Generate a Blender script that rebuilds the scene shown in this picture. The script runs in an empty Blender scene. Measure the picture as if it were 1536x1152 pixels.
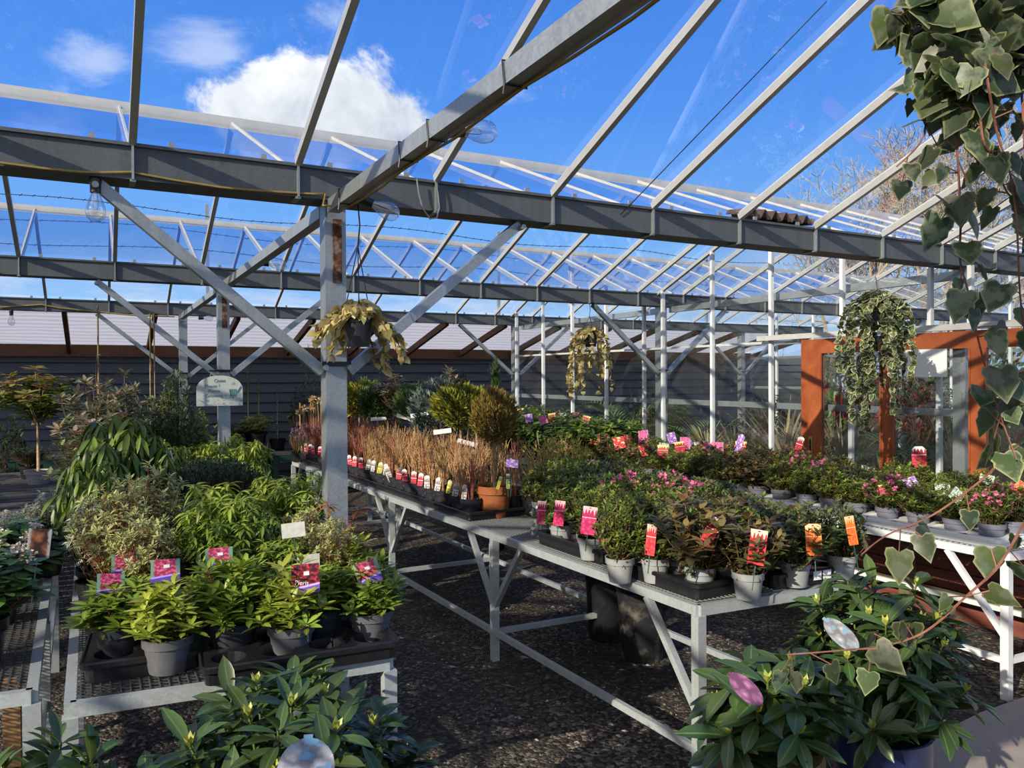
import bpy, math, random
import numpy as np
from mathutils import Vector, Matrix, Euler

SC = bpy.context.scene
COL = SC.collection
PI = math.pi
R = math.radians

# ------------------------------------------------------------------ camera
FPX, CX, CY, EYE = 1160.0, 768.0, 576.0, 1.6
YAW, PITCH, ROLL = R(28.2), R(.56), R(.3)
_f0 = np.array([math.sin(YAW), math.cos(YAW), 0.0]); _r0 = np.array([math.cos(YAW), -math.sin(YAW), 0.0])
_u0 = np.array([0, 0, 1.0])
FW = _f0*math.cos(PITCH) - _u0*math.sin(PITCH)
_up = np.cross(_r0, FW)
RT = _r0*math.cos(ROLL) - _up*math.sin(ROLL)
UP = _up*math.cos(ROLL) + _r0*math.sin(ROLL)
CAMP = np.array([0, 0, EYE])
def ray(x, y): return FW + RT*(x-CX)/FPX - UP*(y-CY)/FPX
def at_z(x, y, z):
    d = ray(x, y); return Vector(CAMP + d*((z-EYE)/d[2]))
def at_x(x, y, X):
    d = ray(x, y); return Vector(CAMP + d*(X/d[0]))
def at_y(x, y, Y):
    d = ray(x, y); return Vector(CAMP + d*(Y/d[1]))
def at_d(x, y, dist): return Vector(CAMP + ray(x, y)*dist)
def depth(p): return float((np.array(p)-CAMP) @ FW)
def face_cam(p):
    d = Vector((-p[0], -p[1])); d.normalize()
    return math.atan2(d.x, -d.y)

# ------------------------------------------------------------------ objects
def tag(o, label=None, cat=None, group=None, kind=None):
    if label: o['label'] = label
    if cat: o['category'] = cat
    if group: o['group'] = group
    if kind: o['kind'] = kind
    return o
def empty(name, loc=(0, 0, 0), rz=0.0):
    o = bpy.data.objects.new(name, None); COL.objects.link(o)
    o.location = loc; o.rotation_euler = (0, 0, rz); o.empty_display_size = .05
    return o
def put(name, mesh, parent=None, loc=(0, 0, 0), rot=(0, 0, 0), scale=(1, 1, 1)):
    o = bpy.data.objects.new(name, mesh); COL.objects.link(o)
    o.location = loc; o.rotation_euler = rot; o.scale = scale
    if parent: o.parent = parent
    return o

class MB:
    """mesh collector"""
    def __init__(s): s.v = []; s.f = []; s.m = []; s.uv = None
    def add(s, vs, fs, mi=0):
        n = len(s.v); s.v += [tuple(v) for v in vs]
        s.f += [tuple(i+n for i in f) for f in fs]; s.m += [mi]*len(fs); return s
    def box(s, c, d, rz=0.0, mi=0):
        hx, hy, hz = d[0]/2, d[1]/2, d[2]/2; ca, sa = math.cos(rz), math.sin(rz); vs = []
        for z in (-hz, hz):
            for x, y in ((-hx, -hy), (hx, -hy), (hx, hy), (-hx, hy)):
                vs.append((c[0]+x*ca-y*sa, c[1]+x*sa+y*ca, c[2]+z))
        return s.add(vs, [(3, 2, 1, 0), (4, 5, 6, 7), (0, 1, 5, 4), (1, 2, 6, 5), (2, 3, 7, 6), (3, 0, 4, 7)], mi)
    def bar(s, p, q, w, h, up=(0, 0, 1), mi=0):
        """square bar from p to q, w across, h along up"""
        p, q = Vector(p), Vector(q); d = (q-p).normalized(); up = Vector(up)
        if abs(d.dot(up)) > .98: up = Vector((0, 1, 0))
        a = d.cross(up).normalized(); b = a.cross(d).normalized(); vs = []
        for e in (p, q):
            for i, j in ((-1, -1), (1, -1), (1, 1), (-1, 1)):
                vs.append(e+a*(i*w/2)+b*(j*h/2))
        return s.add(vs, [(0, 1, 2, 3), (7, 6, 5, 4), (0, 4, 5, 1), (1, 5, 6, 2), (2, 6, 7, 3), (3, 7, 4, 0)], mi)
    def tube(s, pts, r, n=6, mi=0, cap=True):
        pts = [Vector(p) for p in pts]; k = len(pts)
        rr = r if isinstance(r, (list, tuple)) else [r]*k
        vs = []; fs = []; ref = Vector((.31, .95, .05))
        for i, p in enumerate(pts):
            d = (pts[min(i+1, k-1)]-pts[max(i-1, 0)])
            d = d.normalized() if d.length > 1e-9 else Vector((0, 0, 1))
            a = d.cross(ref); a = (a if a.length > 1e-3 else d.cross(Vector((1, 0, 0)))).normalized(); b = d.cross(a)
            for j in range(n):
                t = 2*PI*j/n; vs.append(p+(a*math.cos(t)+b*math.sin(t))*rr[i])
        for i in range(k-1):
            for j in range(n):
                fs.append((i*n+j, i*n+(j+1) % n, (i+1)*n+(j+1) % n, (i+1)*n+j))
        if cap: fs += [tuple(range(n)), tuple(reversed(range((k-1)*n, k*n)))]
        return s.add(vs, fs, mi)
    def lathe(s, prof, n=24, c=(0, 0, 0), mi=0, close=False):
        vs = []; fs = []
        for r, z in prof:
            for j in range(n):
                t = 2*PI*j/n; vs.append((c[0]+r*math.cos(t), c[1]+r*math.sin(t), c[2]+z))
        k = len(prof)
        for i in range(k-1):
            for j in range(n):
                fs.append((i*n+j, i*n+(j+1) % n, (i+1)*n+(j+1) % n, (i+1)*n+j))
        if close: fs += [tuple(reversed(range(n))), tuple(range((k-1)*n, k*n))]
        return s.add(vs, fs, mi)
    def mesh(s, name, mats, smooth=False, angle=None):
        me = bpy.data.meshes.new(name); me.from_pydata(s.v, [], s.f)
        for m in (mats if isinstance(mats, (list, tuple)) else [mats]): me.materials.append(m)
        if any(s.m): me.polygons.foreach_set('material_index', s.m)
        if smooth: me.polygons.foreach_set('use_smooth', [True]*len(s.f))
        if s.uv is not None:
            l = me.uv_layers.new(name='UVMap')
            l.data.foreach_set('uv', np.array([s.uv[i] for f in s.f for i in f], dtype=np.float32).ravel())
        me.update(); return me
    def build(s, name, mats, parent=None, loc=(0, 0, 0), smooth=False, rot=(0, 0, 0)):
        o = put(name, s.mesh(name, mats), parent, loc, rot)
        if smooth:
            o.data.polygons.foreach_set('use_smooth', [True]*len(s.f))
            bpy_smooth_angle(o.data)
        return o
def bpy_smooth_angle(me, ang=35):
    """mark hard edges sharp, so that smooth shading keeps them"""
    me.update()
    ed = {}
    for p in me.polygons:
        for k in p.edge_keys: ed.setdefault(k, []).append(p.normal.copy())
    ca = math.cos(R(ang)); sh = [False]*len(me.edges)
    for e in me.edges:
        n = ed.get(tuple(e.key), [])
        if len(n) == 2 and n[0].dot(n[1]) < ca: sh[e.index] = True
    at = me.attributes.get('sharp_edge') or me.attributes.new('sharp_edge', 'BOOLEAN', 'EDGE')
    at.data.foreach_set('value', sh)
def prism(outline, th=.0012):
    """flat card standing in the xz plane, facing -y, uv over its own box"""
    b = MB(); n = len(outline)
    xs = [p[0] for p in outline]; zs = [p[1] for p in outline]
    w = max(xs)-min(xs); h = max(zs)-min(zs)
    b.v = [(x, -th/2, z) for x, z in outline]+[(x, th/2, z) for x, z in outline]
    b.f = [tuple(range(n)), tuple(reversed(range(n, 2*n)))]+[((i+1) % n, i, i+n, (i+1) % n+n) for i in range(n)]
    b.m = [0]*len(b.f)
    u = [((x-min(xs))/w, (z-min(zs))/h) for x, z in outline]; b.uv = u+u
    return b

# ------------------------------------------------------------------ materials
class NT:
    def __init__(s, name):
        s.m = bpy.data.materials.new(name); s.m.use_nodes = True
        s.t = s.m.node_tree; s.t.nodes.clear()
        s.out = s.t.nodes.new('ShaderNodeOutputMaterial')
    def n(s, typ, props=None, **ins):
        nd = s.t.nodes.new('ShaderNode'+typ)
        for k, v in (props or {}).items(): setattr(nd, k, v)
        for k, v in ins.items():
            key = int(k[1:]) if k[0] == '_' and k[1:].isdigit() else k.replace('_', ' ')
            s.set(nd.inputs[key], v)
        return nd
    def set(s, sock, v):
        if hasattr(v, 'is_output') or isinstance(v, bpy.types.NodeSocket): s.t.links.new(v, sock)
        elif isinstance(v, bpy.types.Node): s.t.links.new(v.outputs[0], sock)
        else:
            if isinstance(v, (tuple, list)) and len(v) == 3 and sock.type == 'RGBA': v = (*v, 1)
            sock.default_value = v
    def mix(s, f, a, b, mode='MIX'):
        nd = s.t.nodes.new('ShaderNodeMix'); nd.data_type = 'RGBA'; nd.blend_type = mode
        s.set(nd.inputs[0], f); s.set(nd.inputs[6], a); s.set(nd.inputs[7], b); return nd.outputs[2]
    def math(s, op, a, b=0.0, c=None, clamp=False):
        nd = s.t.nodes.new('ShaderNodeMath'); nd.operation = op; nd.use_clamp = clamp
        s.set(nd.inputs[0], a); s.set(nd.inputs[1], b)
        if c is not None: s.set(nd.inputs[2], c)
        return nd.outputs[0]
    def ramp(s, f, stops, interp='LINEAR'):
        nd = s.t.nodes.new('ShaderNodeValToRGB'); nd.color_ramp.interpolation = interp
        e = nd.color_ramp.elements
        while len(e) < len(stops): e.new(.5)
        for i, (p, c) in enumerate(stops):
            e[i].position = p; c = c if isinstance(c, (tuple, list)) else (c, c, c); e[i].color = (*c[:3], 1)
        s.set(nd.inputs[0], f); return nd.outputs[0]
    def noise(s, scale, vec=None, detail=3.0, rough=.5, dist=0.0):
        nd = s.n('TexNoise', None, Scale=scale, Detail=detail, Roughness=rough, Distortion=dist)
        if vec is not None: s.set(nd.inputs['Vector'], vec)
        return nd.outputs['Fac']
    def obj(s): return s.n('TexCoord').outputs['Object']
    def geo(s): return s.n('NewGeometry').outputs['Position']
    def uv(s): return s.n('TexCoord').outputs['UV']
    def bump(s, h, dist=.01, strength=1.0):
        return s.n('Bump', None, Height=h, Distance=dist, Strength=strength).outputs[0]
    def bsdf(s, col, rough=.5, metal=0.0, spec=.5, normal=None, **kw):
        nd = s.n('BsdfPrincipled', None, Base_Color=col, Roughness=rough, Metallic=metal)
        s.set(nd.inputs['Specular IOR Level'], spec)
        if normal is not None: s.set(nd.inputs['Normal'], normal)
        for k, v in kw.items(): s.set(nd.inputs[k.replace('_', ' ')], v)
        return nd.outputs[0]
    def done(s, sh): s.set(s.out.inputs[0], sh); return s.m
MT = {}
def plain(name, col, rough=.5, metal=0.0, spec=.5, var=.12, scale=40.0):
    t = NT(name); f = t.noise(scale, t.obj(), 4)
    c = t.mix(t.ramp(f, [(.3, 0.0), (.7, 1.0)]), tuple(x*(1-var) for x in col), tuple(min(1, x*(1+var)) for x in col))
    MT[name] = t.done(t.bsdf(c, rough, metal, spec)); return MT[name]

def galv(name, base, rough, metal, var):
    t = NT(name); p = t.geo()
    v = t.n('TexVoronoi', None, Vector=p, Scale=150.0).outputs['Color']
    sp = t.n('SeparateColor', None, Color=v).outputs[0]
    st = t.noise(30.0, t.n('Mapping', None, Vector=p, Scale=(1, 1, .06)).outputs[0], 4)
    f = t.math('ADD', t.math('MULTIPLY', sp, .22), t.math('ADD', t.math('MULTIPLY', st, .45), t.math('MULTIPLY', t.noise(5.0, p, 4), .33)))
    c = t.mix(t.ramp(f, [(.25, 0.0), (.75, 1.0)]), tuple(x*(1-var) for x in base), tuple(x*(1+var) for x in base))
    MT[name] = t.done(t.bsdf(c, t.math('ADD', t.math('MULTIPLY', sp, .12), rough), metal))
galv('galvanised', (.33, .36, .37), .38, .55, .22)
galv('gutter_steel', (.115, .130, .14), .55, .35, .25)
galv('bench_steel', (.43, .47, .475), .42, .35, .16)
plain('white_aluminium', (.52, .52, .50), .4, .25, .5, .08, 12)
plain('white_metal', (.72, .74, .74), .35, .1, .5, .07, 15)
plain('black_plastic', (.012, .012, .014), .35, 0, .5, .3)
plain('dark_pot', (.022, .023, .03), .42, 0, .5, .2)
plain('grey_pot', (.11, .11, .118), .45, 0, .5, .12)
plain('pale_pot', (.30, .315, .32), .5, 0, .4, .08)
plain('slate_pot', (.15, .155, .20), .45, 0, .4, .1)
plain('blue_pot', (.012, .022, .075), .25, 0, .6, .2)
plain('terracotta', (.38, .125, .045), .6, 0, .3, .15)
plain('white_plastic', (.72, .73, .74), .4, 0, .4, .05)
plain('soil', (.035, .02, .012), .95, 0, .1, .6, 90)
plain('bark_chips', (.13, .06, .028), .9, 0, .1, .6, 120)
plain('coir', (.20, .125, .06), .95, 0, .1, .4, 150)
plain('green_paint', (.012, .05, .03), .5, 0, .4, .2)
plain('wire', (.03, .03, .035), .4, .6)
plain('pale_wire', (.35, .35, .34), .4, .6)
plain('cable_yellow', (.34, .24, .06), .5)
plain('bamboo', (.36, .25, .11), .6, 0, .3, .3, 25)
plain('stake_green', (.015, .06, .05), .5)
plain('paper', (.78, .78, .78), .7, 0, .2, .03)
plain('card_grey', (.50, .50, .46), .6, 0, .2, .15, 60)
plain('text_dark', (.02, .05, .06), .6)
plain('text_white', (.8, .8, .8), .6)
plain('text_teal', (.10, .26, .24), .6)
plain('mesh_dark', (.10, .105, .11), .5, .4)
plain('mesh_steel', (.27, .28, .285), .5, .4)
plain('bark', (.12, .085, .055), .9, 0, .1, .4, 20)
plain('trunk_pale', (.36, .26, .15), .8, 0, .2, .3, 30)
plain('grey_bark', (.30, .25, .185), .9, 0, .1, .3, 5)
plain('wall_joint', (.006, .007, .009), .8)

def wood(name, a, b, rough=.5, axis=(1, 14, 14), scale=3.0):
    t = NT(name); mp = t.n('Mapping', None, Vector=t.geo(), Scale=axis)
    f = t.noise(scale, mp.outputs[0], 6, .6, .6)
    MT[name] = t.done(t.bsdf(t.mix(t.ramp(f, [(.3, 0.0), (.72, 1.0)]), a, b), rough, 0, .35, t.bump(f, .002, .5)))
wood('door_wood', (.20, .048, .016), (.35, .100, .036), .38, (14, 2, 2))
wood('rafter_wood', (.085, .04, .02), (.19, .09, .045), .7, (14, 2, 14))
wood('red_boards', (.10, .028, .020), (.23, .075, .055), .6, (10, 1.5, 12))
wood('mossy_wood', (.09, .075, .045), (.16, .15, .07), .85, (10, 2, 10), 5)
wood('raw_timber', (.20, .11, .05), (.42, .25, .12), .75, (10, 2, 12))
wood('dark_slats', (.03, .03, .032), (.09, .088, .085), .8, (2, 12, 12))

t = NT('shiplap'); f = t.noise(2.5, t.n('Mapping', None, Vector=t.geo(), Scale=(.5, 1, 6)).outputs[0], 5)
MT['shiplap'] = t.done(t.bsdf(t.mix(f, (.060, .070, .088), (.098, .112, .132)), .6, 0, .3))
t = NT('polycarbonate'); p = t.geo(); st = t.n('TexWave', {'bands_direction': 'Y'}, Vector=p, Scale=2.2, Distortion=3.0, Detail=3.0)
c = t.mix(t.ramp(st.outputs['Fac'], [(.2, 0.0), (.9, 1.0)]), (.76, .75, .745), (.88, .87, .865))
s1 = t.n('MixShader', None, _0=.80, _1=t.n('BsdfDiffuse', None, Color=c).outputs[0], _2=t.n('BsdfTranslucent', None, Color=c).outputs[0])
MT['polycarbonate'] = t.done(s1.outputs[0])

def schlick(t, f0):
    f = t.n('LayerWeight', None, Blend=.5).outputs['Facing']
    return t.math('ADD', t.math('MULTIPLY', t.math('POWER', f, 5.0), 1-f0), f0)
# glass sheet: clear, with a Fresnel reflection and a little grime
def glass(name, tint, grime, refl=1.0):
    t = NT(name); fr = schlick(t, .075)
    tr = t.n('BsdfTransparent', None, Color=tint).outputs[0]
    gl = t.n('BsdfGlossy', None, Color=(.95, .97, 1), Roughness=.012).outputs[0]
    a = t.n('MixShader', None, _0=t.math('MULTIPLY', fr, refl, clamp=True), _1=tr, _2=gl).outputs[0]
    df = t.n('BsdfDiffuse', None, Color=(.6, .62, .62)).outputs[0]
    p = t.geo()
    g = t.ramp(t.noise(1.6, t.n('Mapping', None, Vector=p, Scale=(1, 1, .6)).outputs[0], 7, .66), [(.42, .25), (.75, 1.0)])
    MT[name] = t.done(t.n('MixShader', None, _0=t.math('MULTIPLY', g, grime), _1=a, _2=df).outputs[0])
glass('roof_glass', (.965, .98, .98), .012, 1.25)
glass('side_glass', (.90, .93, .93), .045, 1.3)
t = NT('bulb_glass')
fr = schlick(t, .06)
MT['bulb_glass'] = t.done(t.n('MixShader', None, _0=t.math('ADD', t.math('MULTIPLY', fr, 2.2), .06, clamp=True), _1=t.n('BsdfTransparent', None, Color=(.93, .94, .95)).outputs[0], _2=t.n('BsdfGlossy', None, Color=(1, 1, 1), Roughness=.02).outputs[0]).outputs[0])

t = NT('gravel'); p = t.geo()
v = t.n('TexVoronoi', None, Vector=p, Scale=58.0, Randomness=1.0); v2 = t.n('TexVoronoi', None, Vector=p, Scale=130.0)
sp = t.n('SeparateColor', None, Color=v.outputs['Color']).outputs[0]
c = t.ramp(sp, [(0, (.018, .014, .011)), (.45, (.05, .041, .032)), (.8, (.12, .10, .079)), (1, (.26, .225, .18))])
c = t.mix(t.ramp(t.noise(1.3, p, 5), [(.35, 0.0), (.65, .75)]), c, (.035, .028, .021))
h = t.math('ADD', t.math('MULTIPLY', v.outputs['Distance'], -1.0), t.math('MULTIPLY', v2.outputs['Distance'], -.4))
MT['gravel'] = t.done(t.bsdf(c, .85, 0, .25, t.bump(h, .012, .9)))
t = NT('pebble'); sp = t.n('NewGeometry').outputs['Random Per Island']
MT['pebble'] = t.done(t.bsdf(t.ramp(sp, [(0, (.04, .034, .028)), (.6, (.11, .097, .08)), (.93, (.2, .18, .15)), (1, (.42, .38, .32))]), .8, 0, .3))
t = NT('concrete'); p = t.geo(); f = t.noise(7, p, 8, .65)
MT['concrete'] = t.done(t.bsdf(t.mix(f, (.17, .15, .125), (.34, .305, .26)), .85, 0, .25, t.bump(f, .004, .6)))
t = NT('rusty'); f = t.noise(35, t.geo(), 5)
MT['rusty'] = t.done(t.bsdf(t.ramp(f, [(.35, (.24, .21, .19)), (.5, (.13, .055, .025)), (.7, (.06, .022, .012))]), .8, .2, .3))
t = NT('dusty_plastic'); p = t.obj(); f = t.noise(7, p, 6, .6, .4)
MT['dusty_plastic'] = t.done(t.bsdf(t.mix(t.ramp(f, [(.5, 0.0), (.72, 1.0)]), (.014, .014, .016), (.16, .14, .11)), .55, 0, .4))
t = NT('brown_sheet'); p = t.geo(); f = t.noise(9, p, 6)
MT['brown_sheet'] = t.done(t.bsdf(t.mix(f, (.03, .018, .014), (.10, .06, .045)), .7))

def leaf(name, old, new, rough=.42, transl=.22, edge=None, edge_at=.33, rib=None, spec=.45, hue=.03, val=.35, patch=None):
    """leaf with age (tone) blend, per-leaf variation, optional cream margin or pale midrib"""
    t = NT(name)
    tone = t.n('Attribute', {'attribute_name': 'tone'}).outputs['Fac']
    rnd = t.n('NewGeometry').outputs['Random Per Island']
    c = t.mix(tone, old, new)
    v = t.n('SeparateXYZ', None, Vector=t.uv()).outputs[1]
    a = t.math('ABSOLUTE', t.math('SUBTRACT', v, .5))
    if patch: c = t.mix(t.ramp(t.noise(42, t.obj(), 4, .6), [(.48, 0.0), (.58, 1.0)]), c, patch)
    if edge:
        wob = t.math('ADD', a, t.math('MULTIPLY', t.math('SUBTRACT', t.noise(60, t.obj(), 2), .5), .25))
        c = t.mix(t.ramp(wob, [(edge_at-.05, 0.0), (edge_at+.05, 1.0)]), c, edge)
    if rib: c = t.mix(t.ramp(a, [(.02, 1.0), (.07, 0.0)]), c, rib)
    hs = t.n('HueSaturation', None, Hue=t.math('ADD', t.math('MULTIPLY', t.math('SUBTRACT', rnd, .5), hue), .5),
             Saturation=1.0, Value=t.math('ADD', t.math('MULTIPLY', rnd, val*2), 1-val), Color=c).outputs[0]
    b = t.bsdf(hs, rough, 0, spec)
    tl = t.n('BsdfTranslucent', None, Color=t.n('HueSaturation', None, Value=1.5, Saturation=1.1, Color=hs).outputs[0]).outputs[0]
    MT[name] = t.done(t.n('MixShader', None, _0=transl, _1=b, _2=tl).outputs[0]); return MT[name]
leaf('leaf_pieris', (.075, .15, .020), (.32, .38, .045), .4, .26, rib=(.26, .34, .08))
leaf('leaf_lime', (.14, .22, .025), (.44, .47, .06), .4, .28, rib=(.42, .46, .14))
leaf('leaf_droop', (.045, .095, .016), (.20, .27, .035), .38, .22, rib=(.16, .22, .06))
leaf('leaf_varieg', (.12, .18, .05), (.24, .29, .08), .45, .25, edge=(.66, .60, .30), edge_at=.25)
leaf('leaf_white_varieg', (.12, .16, .08), (.2, .24, .13), .5, .2, edge=(.60, .58, .48), edge_at=.24)
leaf('leaf_hedge', (.022, .045, .016), (.05, .09, .03), .45, .15)
leaf('leaf_leucothoe', (.10, .14, .06), (.36, .25, .16), .5, .2, rib=(.3, .28, .18))
leaf('leaf_grey', (.09, .12, .07), (.22, .24, .15), .5, .2)
leaf('leaf_photinia', (.12, .21, .03), (.38, .20, .07), .4, .25, hue=.08)
leaf('leaf_tall', (.06, .09, .035), (.19, .20, .085), .5, .2)
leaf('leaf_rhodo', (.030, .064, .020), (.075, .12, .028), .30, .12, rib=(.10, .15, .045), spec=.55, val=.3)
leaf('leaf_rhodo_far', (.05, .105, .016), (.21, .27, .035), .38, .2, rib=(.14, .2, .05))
leaf('leaf_azalea', (.07, .11, .020), (.23, .27, .04), .45, .22, hue=.05)
leaf('leaf_azalea_dark', (.045, .075, .022), (.14, .16, .04), .45, .2, hue=.06)
leaf('leaf_bronze', (.08, .085, .028), (.26, .15, .06), .45, .2, hue=.06)
leaf('leaf_viburnum', (.06, .13, .03), (.17, .27, .05), .4, .22, rib=(.14, .2, .06))
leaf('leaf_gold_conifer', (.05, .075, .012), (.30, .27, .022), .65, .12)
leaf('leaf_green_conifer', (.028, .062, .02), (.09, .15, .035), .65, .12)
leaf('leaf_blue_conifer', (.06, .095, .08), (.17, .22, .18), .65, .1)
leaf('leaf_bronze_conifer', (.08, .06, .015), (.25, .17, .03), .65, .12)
leaf('leaf_ivy_yellow', (.30, .25, .09), (.62, .52, .22), .5, .25, val=.3)
leaf('leaf_ivy_green', (.07, .12, .045), (.13, .19, .06), .4, .22, edge=(.60, .58, .36), edge_at=.36)
leaf('leaf_ivy_dark', (.026, .050, .026), (.10, .13, .045), .4, .36, edge=(.30, .31, .15), edge_at=.42, patch=(.13, .16, .10), rib=None, val=.5)
leaf('leaf_grass', (.22, .19, .08), (.48, .42, .22), .6, .2)
leaf('leaf_strap', (.16, .19, .07), (.42, .34, .20), .45, .18, edge=(.36, .26, .17), edge_at=.34)
leaf('leaf_palm', (.05, .12, .03), (.17, .26, .06), .4, .18)
leaf('leaf_red', (.14, .03, .025), (.34, .06, .05), .5, .2)
leaf('leaf_bronze_tip', (.30, .10, .045), (.42, .17, .07), .5, .25)
leaf('petal_white', (.66, .52, .42), (.74, .68, .56), .6, .2, val=.15)
leaf('petal_pink', (.55, .08, .22), (.72, .22, .38), .5, .25, val=.25)
leaf('petal_red', (.30, .012, .015), (.42, .02, .03), .5, .2)
leaf('petal_purple', (.20, .05, .22), (.36, .12, .36), .5, .2)
leaf('bud', (.30, .36, .07), (.52, .52, .12), .4, .2, val=.2)
leaf('seedhead', (.35, .22, .1), (.62, .46, .26), .7, .2)
plain('stem_green', (.13, .15, .04), .6, 0, .3, .3)
plain('stem_red', (.20, .055, .035), .55, 0, .3, .3)
plain('stem_brown', (.17, .095, .055), .7, 0, .2, .3)
plain('stem_twig', (.42, .255, .12), .7, 0, .2, .35)
plain('stem_twig_red', (.30, .10, .065), .7, 0, .2, .35)
plain('stem_ivy', (.20, .085, .06), .6, 0, .3, .3)

def card(name, petal, dark, back, band=None, head=None, scale=7.0, strip=.22, extra=None):
    """printed plant card: a cluster of petals, with a printed foot band or a pale head"""
    t = NT(name); uv = t.uv(); xyz = t.n('SeparateXYZ', None, Vector=uv); u, v = xyz.outputs[0], xyz.outputs[1]
    mp = t.n('Mapping', None, Vector=uv, Scale=(1, 1.3 if not head else 2.3, 1)).outputs[0]
    wp = t.n('VectorMath', {'operation': 'ADD'}, _0=mp, _1=t.n('VectorMath', {'operation': 'SCALE'}, _0=t.n('TexNoise', None, Vector=mp, Scale=5.0).outputs['Color'], Scale=.25).outputs[0]).outputs[0]
    vo = t.n('TexVoronoi', {'feature': 'SMOOTH_F1'}, Vector=wp, Scale=scale, Smoothness=.3)
    c = t.ramp(vo.outputs['Distance'], [(.05, tuple(min(1, x*1.5+.05) for x in petal)), (.3, petal), (.6, dark)])
    if extra:
        c = t.mix(t.ramp(t.noise(2.6, mp, 3), [(.52, 0.0), (.6, 1.0)]), c, extra)
    if back: 
        e = t.math('ABSOLUTE', t.math('SUBTRACT', u, .5))
        c = t.mix(t.ramp(t.math('ADD', e, t.math('MULTIPLY', t.noise(4, mp, 3), .3)), [(.5, 0.0), (.58, 1.0)]), c, back)
    if band:
        lim = t.math('ADD', strip, t.math('MULTIPLY', t.math('SUBTRACT', u, .5), .14))
        c = t.mix(t.math('LESS_THAN', v, t.math('ADD', lim, .07)), c, tuple(min(1, x*3+.12) for x in band))
        c = t.mix(t.math('LESS_THAN', v, lim), c, band)
    if head:
        # pale head whose lower edge runs down in drips
        w = t.n('TexWave', {'bands_direction': 'X'}, Vector=uv, Scale=1.35, Distortion=.0).outputs['Fac']
        n1 = t.n('TexNoise', {'noise_dimensions': '1D'}, W=t.math('MULTIPLY', u, 9.0), Scale=1.0, Detail=0.0).outputs['Fac']
        lim = t.math('SUBTRACT', .90, t.math('MULTIPLY', t.math('MULTIPLY', w, n1), .30))
        c = t.mix(t.math('LESS_THAN', v, .62), t.mix(.75, c, dark), c)
        c = t.mix(t.math('LESS_THAN', t.math('ABSOLUTE', t.math('SUBTRACT', v, .60)), .012), c, tuple(min(1, x*1.1) for x in head))
        c = t.mix(t.math('GREATER_THAN', v, lim), c, head)
    MT[name] = t.done(t.bsdf(c, .55, 0, .25)); return MT[name]
card('card_pieris', (.62, .12, .22), (.30, .03, .08), (.16, .30, .22), band=(.10, .06, .34))
card('card_pieris_red', (.42, .02, .05), (.05, .02, .02), None, band=(.17, .10, .42), strip=.2)
card('card_pink', (.70, .05, .17), (.42, .02, .10), None, head=(.80, .45, .48), scale=4)
card('card_red', (.70, .05, .06), (.42, .02, .03), None, head=(.80, .50, .42), scale=4)
card('card_orange', (.68, .07, .04), (.62, .17, .02), (.62, .20, .03), head=(.80, .48, .28), scale=4)
card('card_red_flower', (.66, .05, .06), (.30, .02, .03), None, extra=(.45, .5, .2))
card('card_pink_flower', (.66, .14, .30), (.40, .06, .2), (.4, .2, .3))
card('card_lilac_flower', (.42, .22, .55), (.2, .09, .35), None, extra=(.6, .55, .65))
card('card_white_flower', (.66, .68, .66), (.16, .24, .13), None, extra=(.45, .52, .5))
card('card_salmon_flower', (.72, .16, .10), (.42, .06, .04), None, extra=(.6, .28, .12))
card('card_yellow_head', (.55, .03, .06), (.30, .02, .05), None, head=(.62, .62, .20), scale=3)
card('card_label_red', (.55, .03, .06), (.35, .02, .04), None, head=(.75, .74, .72), scale=4)
card('card_label_white', (.60, .60, .55), (.20, .16, .17), None, head=(.76, .76, .74), scale=4)
card('card_label_green', (.40, .48, .2), (.10, .16, .05), None, head=(.70, .72, .62), scale=4)
card('card_label_yellow', (.62, .52, .05), (.3, .3, .05), None, head=(.72, .72, .45), scale=4)
card('card_magnolia', (.40, .40, .44), (.16, .17, .21), None, scale=3, extra=(.16, .34, .52))
card('card_grey_photo', (.22, .23, .25), (.10, .10, .12), None, scale=3, extra=(.12, .22, .30))
card('card_orchid', (.20, .06, .17), (.08, .015, .07), None, scale=3)
card('card_coffee', (.42, .16, .06), (.08, .04, .03), (.62, .6, .55), scale=2)

# ------------------------------------------------------------------ the greenhouse
GY = [-.08, 3.12, 6.32, 9.52]              # front faces of the gutters
ZB, ZT, ZR = 2.32, 2.45, 3.09              # gutter underside, gutter top, ridge
GW = .15
XA, XB = -6.2, 11.4
XP = 5.1                                   # glazed partition
YW = 11.3                                  # boarded back wall
PX = .87                                   # row of posts
BARX = [.12+.59*k for k in range(-10, 19)]

def ST(o, label, cat='greenhouse'):
    return tag(o, label, cat, None, 'structure')
MB().box((2, 12, -.05), (90, 80, .1)).build('floor', MT['gravel'])
ST(bpy.data.objects['floor'], 'dark gravel floor under all the benches', 'floor')
# concrete path, bottom right
b = MB()
P = [(2.47, -1), (2.47, 1.30), (2.72, 1.86), (2.98, 2.06), (3.6, 2.12), (9, 2.1), (9, -1)]
b.add([(x, y, .0) for x, y in P]+[(x, y, .035) for x, y in P], [tuple(range(7, 14))]+[(i, (i+1) % 7, (i+1) % 7+7, i+7) for i in range(7)])
ST(b.build('concrete_path', MT['concrete']), 'pale concrete path at the edge of the gravel', 'path')

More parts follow.
